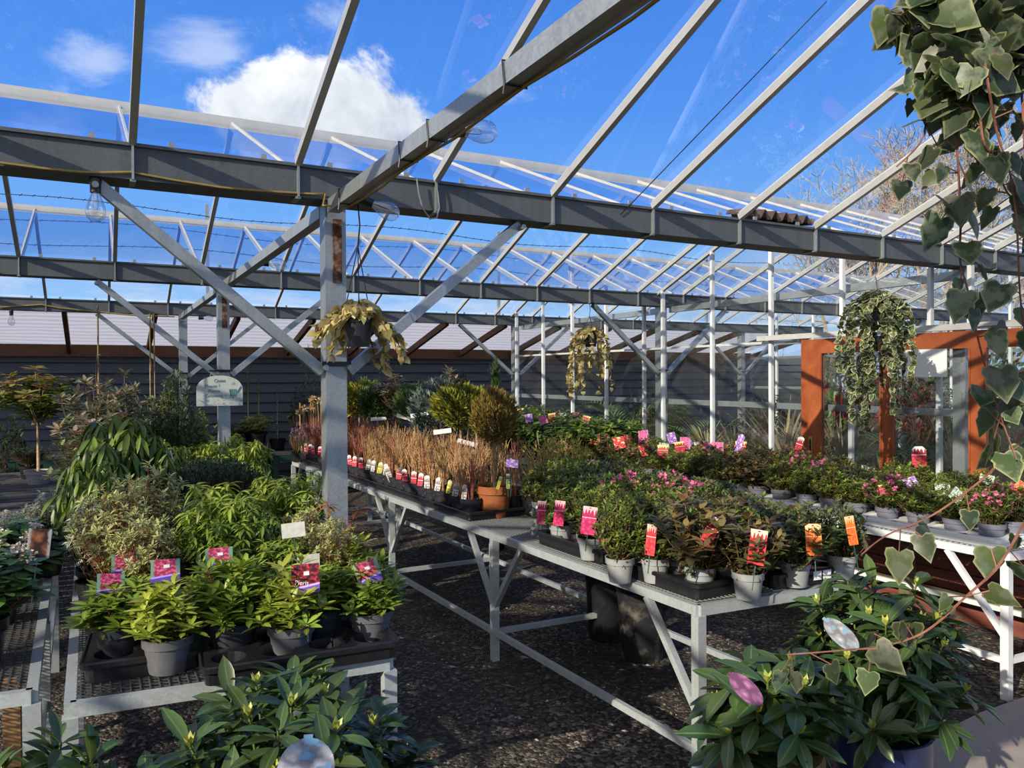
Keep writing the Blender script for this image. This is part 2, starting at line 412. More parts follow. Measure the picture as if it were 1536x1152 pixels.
# roof spans
def ordinal(i): return ['first', 'second', 'third', 'fourth', 'fifth', 'sixth', 'seventh', 'eighth', 'ninth', 'tenth', 'eleventh', 'twelfth', 'thirteenth', 'fourteenth', 'fifteenth', 'sixteenth', 'seventeenth', 'eighteenth', 'nineteenth', 'twentieth', 'twenty first', 'twenty second', 'twenty third', 'twenty fourth', 'twenty fifth', 'twenty sixth', 'twenty seventh', 'twenty eighth', 'twenty ninth', 'thirtieth'][i]
span_words = ['roof span nearest the camera with bare glazing bars overhead', 'pitched glass roof span behind the nearest long gutter', 'farther pitched glass roof span before the white lean-to roof']
for i in range(3):
    y0, y1 = GY[i]+GW, GY[i+1]; yr = (y0+y1)/2
    root = empty('ceiling', (0, yr, ZT)); ST(root, span_words[i], 'glass roof')
    def rel(x, y, z): return (x, y-yr, z-ZT)
    b = MB(); b.bar(rel(XA, yr, ZR), rel(XB, yr, ZR), .06, .03); b.bar(rel(XA, yr, ZR+.026), rel(XB, yr, ZR+.026), .03, .024)
    b.build('ridge', MT['white_aluminium'], root)
    for x in BARX:
        for ya in (y0, y1):
            s = .012 if ya == y0 else -.012
            b = MB(); b.bar(rel(x, ya+s, ZT+.005), rel(x, yr, ZR-.012), .026, .034); b.bar(rel(x, ya+s, ZT+.026), rel(x, yr, ZR+.010), .010, .016)
            b.build('glazing_bar', MT['white_aluminium'], root)
    for ya in (y0, y1):
        b = MB(); dz = .024
        b.add([rel(XA, ya, ZT+dz), rel(XB, ya, ZT+dz), rel(XB, yr, ZR+.008), rel(XA, yr, ZR+.008)], [(0, 1, 2, 3)])
        b.build('glass_panel', MT['roof_glass'], root)
gw = ['long grey steel gutter over the camera', 'long grey steel gutter nearest, carrying a yellow cable', 'middle long grey steel gutter on the post with the sign', 'farthest grey steel gutter along the top of the lean-to']
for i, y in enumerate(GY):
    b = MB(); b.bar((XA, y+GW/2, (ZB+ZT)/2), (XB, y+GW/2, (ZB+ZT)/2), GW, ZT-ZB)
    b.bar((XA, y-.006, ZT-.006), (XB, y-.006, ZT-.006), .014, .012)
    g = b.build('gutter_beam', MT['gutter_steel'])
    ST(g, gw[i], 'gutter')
    if i:
        for x in BARX:
            if x > -1.6 and x < 8:
                c = MB()
                for s in (-.13, .13): c.box((x+s, y+.006, ZT+.011), (.022, .012, .022))
                c.bar((x, y-.010, ZB-.004), (x, y-.010, ZT+.01), .020, .008, (1, 0, 0)); c.box((x, y+.03, ZB-.006), (.02, .085, .008))
                c.build('clip', MT['galvanised'], g)
# posts, struts, purlins
post_words = {(0, 1): 'nearest square steel post with rusty plate beneath the gutter', (0, 2): 'square steel post carrying the hanging plant sign', (0, 3): 'farthest square steel post below the lean-to edge',
              (1, 1): 'steel post at the near end of the glass partition', (1, 2): 'steel post halfway along the glass partition', (1, 3): 'steel post at the far end of the glass partition',
              (2, 1): 'steel post in the next bay seen through the door glass', (2, 2): 'steel post in the next bay seen through the partition', (2, 3): 'farthest steel post in the next bay behind the glass'}
for ci, x in enumerate((PX, 5.2, 9.5)):
    for i in (1, 2, 3):
        y = GY[i]+GW/2
        root = empty('post', (x, y, 0)); ST(root, post_words[(ci, i)], 'post')
        MB().box((0, 0, ZB/2), (.086, .086, ZB)).build('post_shaft', MT['galvanised'], root)
        MB().box((0, 0, .006), (.14, .14, .012)).build('base_plate', MT['galvanised'], root)
        if ci == 0 and i < 3:
            MB().box((.006, -.047, ZB-.20), (.036, .008, .26)).build('rusty_plate', MT['rusty'], root)
        if ci == 0 or i > 1:
            for s in (-1, 1):
                if ci == 1 and s < 0 and i == 1: continue
                st = MB(); st.bar((s*.055, -.02, 1.625), (s*.87, -.02, ZB-.012), .042, .042, (0, 1, 0))
                st.tube([(s*.87, -.075, ZB-.03), (s*.87, .0, ZB-.03)], .012, 8); st.tube([(s*.05, -.075, 1.64), (s*.05, .0, 1.64)], .012, 8)
                st.build('strut', MT['galvanised'], root)
            MB().box((0, -.047, 1.655), (.12, .008, .02)).build('strut_strap', MT['wire'], root)
for i, w in ((0, 'square steel rail running overhead to the nearest post'), (1, 'square steel rail between the first and second posts'), (2, 'square steel rail between the second and third posts')):
    b = MB(); b.bar((.85, GY[i]+GW+.002, 2.293), (.85, GY[i+1]-.012 if i < 1 else GY[i+1]-.002, 2.293), .05, .052)
    if i == 1: b = MB().bar((.85, GY[1]+.12, 2.293), (.85, GY[2]+.03, 2.293), .05, .052)
    o = b.build('purlin_rail', MT['galvanised']); ST(o, w, 'rail')
for i in (1, 2):
    o = MB().bar((5.27, GY[i]+GW, 2.285), (5.27, GY[i+1], 2.285), .05, .06).build('purlin_rail', MT['galvanised'])
    ST(o, ['', 'near steel rail just behind the glass partition top', 'far steel rail just behind the glass partition top'][i], 'rail')
    o = MB().bar((9.45, GY[i]+GW, 2.10), (9.45, GY[i+1], 2.10), .05, .05).build('purlin_rail', MT['galvanised'])
    ST(o, ['', 'near steel rail in the next bay beyond the glass', 'far steel rail in the next bay beyond the glass'][i], 'rail')

# lean-to: timber rafters under white polycarbonate, down to the boarded wall
root = empty('ceiling', (0, YW, 1.97)); ST(root, 'white translucent lean-to roof on brown timber rafters', 'lean-to roof')
y0 = GY[3]+GW
for k in range(-9, 14):
    x = -.31+.9*k
    MB().bar((x, y0-YW, 2.395-1.97-.06), (x, -.02, -.02), .047, .085).build('rafter', MT['rafter_wood'], root)
MB().bar((XA-2, -.03, -.012), (XB, -.03, -.012), .05, .15).build('wall_plate', MT['rafter_wood'], root)
b = MB(); th = .012
q = [(XA-2, y0-YW, .47), (XB, y0-YW, .47), (XB, .25, .035), (XA-2, .25, .035)]
q = [(x, y, z+.012) for x, y, z in q]
b.add(q+[(x, y, z+th) for x, y, z in q], [(3, 2, 1, 0), (4, 5, 6, 7), (0, 1, 5, 4), (1, 2, 6, 5), (2, 3, 7, 6), (3, 0, 4, 7)])
b.build('roof_sheet', MT['polycarbonate'], root)
# boarded wall
b = MB(); n = 14; hb = 1.95/n
for k in range(n):
    z0, z1 = k*hb, (k+1)*hb
    b.add([(XA-2, YW+.0, z0), (XB+2, YW+.0, z0), (XB+2, YW+.028, z1-.012), (XA-2, YW+.028, z1-.012), (XB+2, YW+.034, z1), (XA-2, YW+.034, z1)], [(0, 1, 2, 3), (3, 2, 4, 5)])
b.box(((XA+XB)/2, YW+.09, .975), (XB-XA+4, .1, 1.95))
ST(b.build('wall_back', MT['shiplap']), 'dark blue-grey boarded back wall', 'wall')
# barbed wires above the wall
for k, z in enumerate((3.5, 3.8, 4.1)):
    pts = [(x, 12.6, z+.05*math.sin(x*1.3+k)) for x in np.arange(-9, 14, .5)]
    b = MB(); b.tube(pts, .005, 4, cap=False)
    for j in range(0, 150):
        x = -9+j*.153+k*.07; zz = z+.05*math.sin(x*1.3+k); b.bar((x-.018, 12.6, zz-.018), (x+.018, 12.6, zz+.018), .007, .007)
    tag(b.build('barbed_wire', MT['wire']), ['lowest', 'middle', 'topmost'][k]+' strand of barbed wire strung behind the back wall', 'wire')
b = MB()
for x in (-8.5, -3.5, 1.5, 6.5, 11.5): b.bar((x, 12.63, 0), (x, 12.63, 4.25), .05, .05)
ST(b.build('fence_posts', MT['galvanised']), 'thin steel uprights of the wire fence behind the wall', 'fence')

# partition along X = XP
root = empty('wall_right', (XP, 6, 0)); ST(root, 'glass partition of white bars along the right', 'glass partition')
def rp(x, y, z): return (x-XP, y-6, z)
def roof_z(y):
    for i in range(3):
        a, c = GY[i]+GW, GY[i+1]
        if a <= y <= c: return ZT+(ZR-ZT)*(1-abs((y-(a+c)/2)/((c-a)/2)))
    return ZT
MUL = [9.37, 8.65, 7.95, 7.24, 6.55, 6.24, 5.52, 4.80, 4.08, 3.36, 3.08]
for y in MUL:
    top = roof_z(y)-.02 if not any(g-.05 < y < g+GW+.05 for g in GY) else ZB
    if GY[1]-.1 < y < 4.40:      # the door fills the lower part
        b = MB().bar(rp(XP, y, 1.93), rp(XP, y, top),   .028, .036, (1, 0, 0))
        b.bar(rp(XP+.10, y-.0, .46), rp(XP+.10, y, 1.9), .034, .03, (1, 0, 0))
    else: b = MB().bar(rp(XP, y, .46), rp(XP, y, top),   .028, .036, (1, 0, 0))
    b.build('glazing_bar', MT['white_metal'], root)
MB().bar(rp(XP+.05, 4.55, 1.882), rp(XP+.05, 9.5, 1.882), .022, .022).build('rail', MT['white_metal'], root)
MB().bar(rp(XP+.09, -.5, 1.335), rp(XP+.09, 9.5, 1.335), .03, .05).build('rail', MT['galvanised'], root)
for i in range(3):
    a, c = GY[i]+GW, GY[i+1]; m = (a+c)/2
    for e in (a, c):
        MB().bar(rp(XP, e, ZT-.01), rp(XP, m, ZR-.02), .032, .03).build('gable_bar', MT['white_aluminium'], root)
    if i: MB().bar(rp(XP, m, ZT), rp(XP, m, ZR-.03), .03, .03, (1, 0, 0)).build('gable_bar', MT['white_aluminium'], root)
ys = [9.52, 8.65, 7.95, 7.24, 6.47, 5.52, 4.80, 4.43]
b = MB(); b.add([rp(XP, 9.5, .46), rp(XP, 4.42, .46), rp(XP, 4.42, ZB), rp(XP, 9.5, ZB)], [(0, 1, 2, 3)]); b.build('glass_panel', MT['side_glass'], root)
b = MB(); b.add([rp(XP, 4.42, 1.93), rp(XP, -.3, 1.93), rp(XP, -.3, ZB), rp(XP, 4.42, ZB)], [(0, 1, 2, 3)]); b.build('glass_panel', MT['side_glass'], root)
for i in range(3):
    a, c = GY[i]+GW, GY[i+1]
    b = MB(); b.add([rp(XP, a, ZT), rp(XP, c, ZT), rp(XP, (a+c)/2, ZR)], [(0, 1, 2)]); b.build('glass_panel', MT['side_glass'], root)
b = MB(); b.add([rp(XP+.10, 4.42, .46), rp(XP+.10, -.3, .46), rp(XP+.10, -.3, 1.9), rp(XP+.10, 4.42, 1.9)], [(0, 1, 2, 3)]); b.build('glass_panel', MT['side_glass'], root)
# pale track over the sliding door
o = MB().box((XP-.045, 2.2, 1.915), (.05, 5.4, .042)).build('door_track', MT['white_aluminium']); ST(o, 'pale metal sliding-door track above the timber door frame', 'door track')
# timber sliding doors
root = empty('door_1', (XP-.035, 3.7, 0)); ST(root, 'orange-brown timber sliding doors with glass panes', 'door')
def dbox(name, y0, y1, z0, z1, m='door_wood', th=.045, dx=0.0):
    return MB().box((dx, (y0+y1)/2-3.7, (z0+z1)/2), (th, y1-y0, z1-z0)).build(name, MT[m], root)
dbox('stile', 4.24, 4.43, .10, 1.885); dbox('stile', 3.612, 3.70, .10, 1.77); dbox('stile', 2.955, 3.045, .10, 1.77); dbox('stile', 2.2, 2.3, .10, 1.77)
dbox('top_rail', 2.0, 4.24, 1.77, 1.885)
for y0, y1 in ((3.70, 4.24), (3.045, 3.612), (2.3, 2.955)): dbox('bottom_rail', y0, y1, .10, .34)
for y0, y1 in ((3.70, 4.24), (3.045, 3.612), (2.3, 2.955)):
    b = MB(); b.add([(0, y0-3.7, .34), (0, y1-3.7, .34), (0, y1-3.7, 1.77), (0, y0-3.7, 1.77)], [(0, 1, 2, 3)]); b.build('glass_pane', MT['side_glass'], root)
    f = MB()
    for y in (y0+.006, y1-.006): f.bar((-.024, y-3.7, .34), (-.024, y-3.7, 1.77), .012, .012, (1, 0, 0))
    f.build('bead', MT['door_wood'], root)
b = MB(); b.box((-.025, 4.335-3.7, 1.04), (.006, .035, .13)); hd = b.build('door_pull', MT['cable_yellow'], root)
MB().box((-.029, 4.335-3.7, 1.04), (.004, .016, .09)).build('pull_recess', MT['wire'], hd)
o = MB().box((XP-.066, 3.35, 1.677), (.0035, .30, .19)).build('blank_notice', MT['paper']); tag(o, 'blank white notice sheet fixed high on the timber door', 'notice')

# low red boards below the partition
root = empty('trim_1', (4.92, 4, 0)); ST(root, 'low wall of red-stained boards behind the right-hand bench', 'board wall')
for k in range(4):
    MB().box((0, -.3, .25+k*.125+.0), (.022, 7.6, .115)).build('board', MT['red_boards'], root)
MB().box((-.02, -.3, .155), (.075, 7.6, .045)).build('sill_rail', MT['mossy_wood'], root)
MB().box((0, -.3, .066), (.022, 7.6, .128)).build('board', MT['red_boards'], root)
for y in (-1.9, -.62, .7, 2.0, 3.2):
    MB().box((-.045, y, .33), (.07, .08, .66)).build('upright', MT['mossy_wood'], root)
# far side of the next bay
root = empty('wall_end', (9.6, 6, 0)); ST(root, 'glazed end wall of the next greenhouse bay', 'glass wall')
for y in np.arange(1.0, 9.5, .72):
    MB().bar((0, y-6, 0), (0, y-6, roof_z(y)), .03, .035, (1, 0, 0)).build('glazing_bar', MT['white_metal'], root)
for z in (.75, 1.4, 1.88): MB().bar((.03, -6, z), (.03, 3.5, z), .03, .04).build('rail', MT['galvanised'], root)
b = MB(); b.add([(0, -6, .05), (0, 3.5, .05), (0, 3.5, ZB), (0, -6, ZB)], [(0, 1, 2, 3)]); b.build('glass_panel', MT['side_glass'], root)

# ------------------------------------------------------------------ fittings
def bulb(p, d, label):
    """clear lamp: p is the top of the holder, d the direction it hangs in"""
    root = empty('light_bulb', p); tag(root, label, 'light bulb', 'string of clear lamps')
    q = Vector((0, 0, -1)).rotation_difference(Vector(d).normalized()).to_euler()
    root.rotation_euler = q
    MB().lathe([(.0, 0), (.019, 0), (.021, -.012), (.018, -.02), (.018, -.052), (.0, -.052)], 16).build('lamp_holder', MT['black_plastic'], root, smooth=True)
    MB().lathe([(.014, -.048), (.015, -.06), (.026, -.085), (.033, -.108), (.034, -.122), (.029, -.142), (.018, -.154), (.0, -.158)], 20).build('bulb', MT['bulb_glass'], root, smooth=True)
    MB().tube([(.006, 0, -.05), (.008, 0, -.10), (.004, .006, -.112), (-.006, 0, -.112), (-.008, 0, -.10), (-.006, 0, -.05)], .0012, 4).build('filament', MT['pale_wire'], root)
p = at_y(143, 268, GY[1]-.02); bulb((p.x, GY[1]+.03, ZB-.002), (0, 0, -1), 'clear bulb hanging from the nearest gutter at the left edge')
p = at_x(670, 196, .88); bulb(p, (1, .0, .12), 'clear bulb sticking out from the rail overhead')
p = at_x(540, 297, .88); bulb(p, (.8, -.2, -.35), 'clear bulb under the rail beside the nearest post')
p = at_x(390, 394, .88); bulb(p, (1, -.3, -.1), 'clear bulb on the rail between first and second posts')
p = at_y(17, 466, GY[3]-.02); bulb((p.x, GY[3]-.024, ZB-.01), (0, 0, -1), 'small clear bulb on the farthest gutter at far left')
p = at_y(298, 472, GY[3]-.06); bulb((p.x, p.y, ZB-.035), (.9, -.3, .0), 'clear bulb at the top of the farthest post')
pts = [at_y(x, y, GY[1]-.008) for x, y in ((0, 244), (60, 252), (120, 258), (150, 259), (200, 258), (206, 260), (260, 270), (330, 281), (400, 287), (470, 291), (488, 291))]
pts += [(.80, 3.08, 2.285)]+[(.868, y, 2.258+.006*math.sin(y*9)) for y in np.arange(2.95, .2, -.2)]
b = MB(); b.tube(pts, .0045, 6)
tag(b.build('yellow_cable', MT['cable_yellow']), 'yellow lamp cable clipped along the nearest gutter and rail', 'cable')
pts = [at_y(x, y, GY[3]-.012) for x, y in ((0, 461), (30, 459), (62, 457), (90, 462), (150, 468), (200, 473), (262, 475))]
tag(MB().tube(pts, .008, 6).build('yellow_cable', MT['cable_yellow']), 'yellow lamp cable along the farthest gutter', 'cable')
# loop of pale wire on the gutter, and black ties on the rail
pts = [at_y(x, y, GY[1]-.03) for x, y in ((625, 268), (628, 290), (634, 313), (645, 328), (655, 327), (659, 312), (657, 290), (653, 272))]
tag(MB().tube(pts, .0035, 6).build('wire_loop', MT['pale_wire']), 'loop of pale wire hanging from the nearest gutter', 'wire')
for k, y in enumerate((1.56, 2.02, 2.25, 2.92)):
    b = MB(); e = .029
    b.tube([(.85-e, y, 2.293-e), (.85+e, y, 2.293-e), (.85+e, y+.01, 2.293+e), (.85-e, y+.01, 2.293+e), (.85-e, y, 2.293-e), (.85-e-.004, y, 2.24)], .0028, 5)
    tag(b.build('cable_tie', MT['wire']), ordinal(k)+' black tie from the camera round the overhead rail', 'cable tie')
a = at_y(931, 322, GY[1]-.008)
for yy in np.arange(3.0, .2, -.02):
    e1 = at_y(1240, 2, yy)
    if e1.z > ZR-.41*abs(yy-1.6)-.05: break
tag(MB().tube([a, e1], .003, 5).build('stay_wire', MT['wire']), 'thin stay wire rising from the nearest gutter to the roof', 'wire')
# brown corrugated offcut lying on the gutter
p0 = at_y(1118, 325, GY[1]+.05); p1 = at_y(1212, 330, GY[1]+.05)
b = MB(); n = 40; L = p1.x-p0.x
for k in range(n+1):
    x = -L/2+L*k/n; z = .026*math.sin(k*PI/3.3)+.012
    b.v += [(x, -.07, z), (x, .13, z+.03), (x, -.07, z+.006), (x, .13, z+.036)]
for k in range(n):
    i = 4*k; b.f += [(i, i+4, i+5, i+1), (i+2, i+3, i+7, i+6), (i, i+2, i+6, i+4), (i+1, i+5, i+7, i+3)]
b.m = [0]*len(b.f)
o = b.build('corrugated_offcut', MT['brown_sheet'], None, ((p0.x+p1.x)/2, GY[1]+.07, ZT+.026)); tag(o, 'dark brown corrugated sheet offcut lying on the nearest gutter', 'roofing sheet')

# hanging sign
p = at_y(330, 586, GY[2]-.02); sw, sh = .335, .235
root = empty('plant_sign', (p.x, GY[2]-.02+.012, p.z-sh/2)); tag(root, 'pale arched sign reading Quiet Please! Plants Growing on a post', 'sign')
ol = [(-sw/2, 0), (sw/2, 0), (sw/2, sh*.62)]+[(sw/2*math.cos(a)*.96, sh*.62+sh*.38*math.sin(a)) for a in np.linspace(.25, PI-.25, 12)]+[(-sw/2, sh*.62)]
t = NT('sign_paint'); uv = t.uv(); v = t.n('SeparateXYZ', None, Vector=uv)
base = t.mix(t.noise(5, uv, 4), (.46, .52, .46), (.66, .68, .60))
blot = t.ramp(t.noise(9, uv, 4), [(.55, 0.0), (.62, 1.0)])
low = t.math('LESS_THAN', v.outputs[1], .26); rgt = t.math('GREATER_THAN', v.outputs[0], .66)
base = t.mix(t.math('MULTIPLY', blot, t.math('MAXIMUM', low, t.math('MULTIPLY', rgt, .8)), clamp=True), base, (.20, .34, .34))
MT['sign_paint'] = t.done(t.bsdf(base, .5))
bd = prism(ol, .012).build('sign_board', MT['sign_paint'], root)
def words(txt, size, parent, loc, m, name='lettering', rot=(PI/2, 0, 0), align='CENTER', ext=.0006):
    cu = bpy.data.curves.new(name, 'FONT'); cu.body = txt; cu.size = size; cu.align_x = align; cu.extrude = ext
    cu.materials.append(MT[m]); o = put(name, cu, None)
    bpy.context.view_layer.update(); me = bpy.data.meshes.new_from_object(o.evaluated_get(bpy.context.evaluated_depsgraph_get())); bpy.data.objects.remove(o)
    return put(name, me, parent, loc, rot)
for txt, x, z in (('Quiet', -.0, .182), ('Please !', -.055, .142), ('Plants', -.042, .104), ('Growing •', -.03, .068)):
    words(txt, .036, bd, (x, -.0075, z), 'text_teal')
# small watering can picture and flowers painted on the sign
b = MB(); b.box((.098, -.0072, .10), (.05, .002, .055)); b.bar((.12, -.0072, .10), (.15, -.0072, .15), .012, .002); b.bar((.075, -.0072, .09), (.066, -.0072, .13), .008, .002)
b.build('painted_can', MT['text_teal'], bd)
for s in (-1, 1): MB().tube([(s*.075, 0, sh*.86), (s*.06, -.0, sh+.03), (s*.05, .0, sh+.04)], .003, 5).build('hanger', MT['pale_wire'], root)
MB().tube([(-.075, 0, sh+.035), (.075, 0, sh+.035)], .006, 6).build('hanger', MT['wire'], root)

# ------------------------------------------------------------------ benches
def lerp(a, b, t): return Vector(a)*(1-t)+Vector(b)*t
def bench(name, label, nl, nr, fl, fr, z, legs, m='bench_steel', lower=.16, rails=True, meshtop=True, side='both', brace=True, legw=.04, skip_near=(), cat='bench', step=.025):
    """steel bench over four corners; legs = fractions of its length"""
    root = empty(name, ((nl[0]+nr[0]+fl[0]+fr[0])/4, (nl[1]+nr[1]+fl[1]+fr[1])/4, 0)); tag(root, label, cat)
    o = root.location
    def q(u, t, zz): 
        a = lerp((*nl, 0), (*fl, 0), t); c = lerp((*nr, 0), (*fr, 0), t); r = lerp(a, c, u)
        return Vector((r.x-o.x, r.y-o.y, zz))
    h = .038
    for u in (0, 1): MB().bar(q(u, 0, z-h/2), q(u, 1, z-h/2), .03, h).build('side_rail', MT[m], root)
    for t in (0, 1): MB().bar(q(0, t, z-h/2), q(1, t, z-h/2), .03, h).build('end_rail', MT[m], root)
    for t in legs:
        for u in (0, 1):
            if (u, t) in skip_near: continue
            lg = MB(); lg.bar(q(u, t, 0), q(u, t, z-h), legw, legw, (0, 1, 0)); lg.build('leg', MT[m], root)
            if brace:
                L = (Vector((*fl, 0))-Vector((*nl, 0))).length
                for s in (-1, 1):
                    t2 = t+s*.30/L
                    if -0.001 <= t2 <= 1.001: MB().bar(q(u, t, z-.42), q(u, t2, z-h), .028, .028).build('brace', MT[m], root)
        if rails: MB().bar(q(0, t, lower), q(1, t, lower), .028, .028).build('cross_rail', MT[m], root)
    for u in ((0, 1) if rails else ()): MB().bar(q(u, legs[0], lower), q(u, legs[-1], lower), .024, .030).build('lower_rail', MT[m], root)
    if meshtop:
        b = MB(); W = (q(1, 0, 0)-q(0, 0, 0)).length; L = (q(0, 1, 0)-q(0, 0, 0)).length
        for k in range(1, int(L/step)): b.bar(q(.015, k*step/L, z+.000), q(.985, k*step/L, z), .0035, .0035)
        for k in range(1, int(W/step)): b.bar(q(k*step/W, .005, z+.003), q(k*step/W, .995, z+.003), .0035, .0035)
        b.build('mesh_top', MT['mesh_dark'] if meshtop is True else MT[meshtop], root)
    return q, o
TZ = .72
c0 = at_z(1048, 908, TZ); c1 = at_z(1285, 872, TZ); cf = at_z(440, 692, TZ)
T1 = [(c0.x, c0.y), (c1.x, c1.y), (cf.x, cf.y), (cf.x+.84, cf.y+.05)]
L1 = cf.y-c0.y
def t1leg(px, py): return (at_z(px, py, TZ).y-c0.y)/L1
def t1(u, v):
    """point on the long bench: u across from the aisle edge in metres, v along from the near end in metres"""
    a = lerp((*T1[0], 0), (*T1[2], 0), v/L1); c = lerp((*T1[1], 0), (*T1[3], 0), v/L1); d = (c-a).normalized()
    return a+d*u
bench('plant_bench', 'long galvanised bench in the middle of the gravel floor', *T1, TZ, [0.0, t1leg(733, 800), t1leg(578, 745), .86, 1.0], meshtop='mesh_steel', step=.022)
a0 = at_z(105, 1054, TZ); a1 = at_z(590, 984, TZ)
T2 = [(a0.x, a0.y), (min(a1.x, .80), a1.y), (-.10, 6.15), (.78, 6.1)]
bench('plant_bench', 'galvanised mesh bench at front left holding black trays', *T2, TZ, [0.0, .33, .66, 1.0], rails=False, brace=False)
b0 = at_z(48, 1034, TZ)
T3 = [(-1.25, b0.y+.12), (b0.x, b0.y), (-1.35, 4.9), (-.22, 4.9)]
bench('plant_bench', 'galvanised mesh bench cut off by the left edge', *T3, TZ, [0.0, .35, 1.0], lower=.38, brace=False, legw=.045)
d0 = at_z(1510, 830, TZ)
T4 = [(d0.x, d0.y), (d0.x+.84, d0.y-.05), (d0.x+.02, 9.2), (d0.x+.86, 9.2)]
bench('plant_bench', 'white steel bench with white trays before the glass partition', *T4, TZ, [0.0, .3, .62, 1.0], m='white_metal', lower=.19, meshtop='white_metal', step=.03)
bench('slatted_bench', 'dark bench at far left holding pots and trays', (-2.6, 5.3), (-.30, 5.3), (-2.6, 9.0), (-.34, 9.0), .66, [0.0, .5, 1.0], m='dark_slats', brace=False, meshtop=False)
b = MB()
for k in range(22): b.box((-1.45, 5.4+k*.168, .672), (2.3, .13, .022))
ST(b.build('bench_slats', MT['dark_slats'], bpy.data.objects['slatted_bench'], -bpy.data.objects['slatted_bench'].location), None, None)
o = bpy.data.objects['bench_slats']
for k in ('kind',):
    if k in o: del o[k]
def timber_bench(label, x0, x1, y0, y1, z):
    root = empty('timber_bench', ((x0+x1)/2, (y0+y1)/2, 0)); tag(root, label, 'bench')
    w, d = x1-x0, y1-y0
    MB().box((0, 0, z-.02), (w, d, .04)).build('bench_top', MT['dark_slats'], root)
    for sx in (-1, 1):
        for sy in (-1, 1): MB().box((sx*(w/2-.05), sy*(d/2-.05), (z-.04)/2), (.07, .07, z-.04)).build('leg', MT['green_paint'], root)
    MB().box((0, -d/2+.02, z-.09), (w-.18, .03, .09)).build('apron', MT['green_paint'], root)
timber_bench('dark timber bench with green legs against the back wall', -.9, 1.78, 10.2, 10.9, .72)
timber_bench('low dark bench beside the green-legged bench at the wall', 2.0, 4.9, 10.35, 10.95, .62)
# raw timber prop under the left bench
o = MB().bar((-.55, 2.9, .03), (-.10, 3.05, .30), .03, .09).build('timber_offcut', MT['raw_timber']); tag(o, 'raw timber plank leaning under the bench at left edge', 'plank')
o = MB().box((-.26, 3.05, .30), (.05, .05, .60)).build('timber_prop', MT['raw_timber']); tag(o, 'upright raw timber prop under the left-edge bench', 'timber prop')

# ------------------------------------------------------------------ trays, buckets, pots
def tray_mesh(name, W, D, nx, ny, hr, h, mat, n=12, taper=.012):
    b = MB(); px, py = W/nx, D/ny
    for i in range(nx):
        for j in range(ny):
            cx, cy = -W/2+px*(i+.5), -D/2+py*(j+.5)
            o = []
            for k in range(n):
                t = 2*PI*k/n; c, s = math.cos(t), math.sin(t); m = max(abs(c), abs(s)); o.append((cx+c/m*px/2, cy+s/m*py/2, h))
            r = [(cx+hr*math.cos(2*PI*k/n), cy+hr*math.sin(2*PI*k/n), h) for k in range(n)]
            d = [(cx+hr*.9*math.cos(2*PI*k/n), cy+hr*.9*math.sin(2*PI*k/n), .006) for k in range(n)]
            b.add(o+r+d, [(k, (k+1) % n, (k+1) % n+n, k+n) for k in range(n)]+[(k+n, (k+1) % n+n, (k+1) % n+2*n, k+2*n) for k in range(n)]+[tuple(range(2*n, 3*n))])
    e = .012
    def rr(w, d, z, rad=.025):
        pts = []
        for cx, cy, a0 in ((w/2-rad, d/2-rad, 0), (-w/2+rad, d/2-rad, PI/2), (-w/2+rad, -d/2+rad, PI), (w/2-rad, -d/2+rad, 1.5*PI)):
            for k in range(4): a = a0+PI/2*k/3; pts.append((cx+rad*math.cos(a), cy+rad*math.sin(a), z))
        return pts
    loops = [rr(W, D, h), rr(W+e, D+e, h+.004), rr(W+2*e, D+2*e, h), rr(W+2*e, D+2*e, h-.014), rr(W+.2*e, D+.2*e, h-.016), rr(W-.004, D-.004, .002)]
    m = len(loops[0]); vs = [p for l in loops for p in l]; fs = []
    for i in range(len(loops)-1): fs += [(i*m+k, i*m+(k+1) % m, (i+1)*m+(k+1) % m, (i+1)*m+k) for k in range(m)]
    b.add(vs, fs)
    return b.mesh(name, mat)
TRAY = {'six': tray_mesh('tray_six', .38, .27, 3, 2, .052, .062, MT['black_plastic'], 16),
        'eight': tray_mesh('tray_eight', .58, .29, 4, 2, .052, .055, MT['black_plastic'], 16),
        'four': tray_mesh('tray_four', .31, .30, 2, 2, .058, .06, MT['black_plastic'], 16),
        'long': tray_mesh('tray_long', .56, .30, 4, 2, .055, .062, MT['black_plastic'], 16),
        'white': tray_mesh('tray_white', .81, .37, 4, 2, .055, .045, MT['white_plastic'], 12),
        'carry': tray_mesh('tray_carry', .60, .44, 4, 3, .058, .05, MT['black_plastic'], 10)}
def tray(kind, p, rz, label, group=None, sc=1.0):
    o = put('plant_tray', TRAY[kind], None, (p[0], p[1], p[2]), (0, 0, rz), (sc, sc, 1)); tag(o, label, 'tray', group); return o
def bucket(p, r, h, label, m):
    root = empty('plastic_tub', p); tag(root, label, 'tub')
    MB().lathe([(0, .004), (r*.80, 0), (r*.82, .01), (r*.93, h*.86), (r*.955, h*.865), (r*.955, h*.90), (r*.985, h*.905), (r*1.0, h*.975), (r*1.02, h), (r*.97, h), (r*.95, h*.9), (r*.80, .02), (0, .02)], 40).build('tub_body', MT[m], root, smooth=True)
    MB().box((r*.98*math.cos(-1.0), r*.98*math.sin(-1.0), h*.82), (.03, .03, .05), -1.0).build('handle_lug', MT[m], root)
q = at_z(963, 985, 0); bucket((q.x, q.y+.0, 0), .145, .385, 'dusty black tub on the gravel, nearer of the pair', 'dusty_plastic')
q = at_z(913, 955, 0); bucket((q.x, q.y, 0), .15, .40, 'clean black tub tucked behind the dusty one', 'black_plastic')

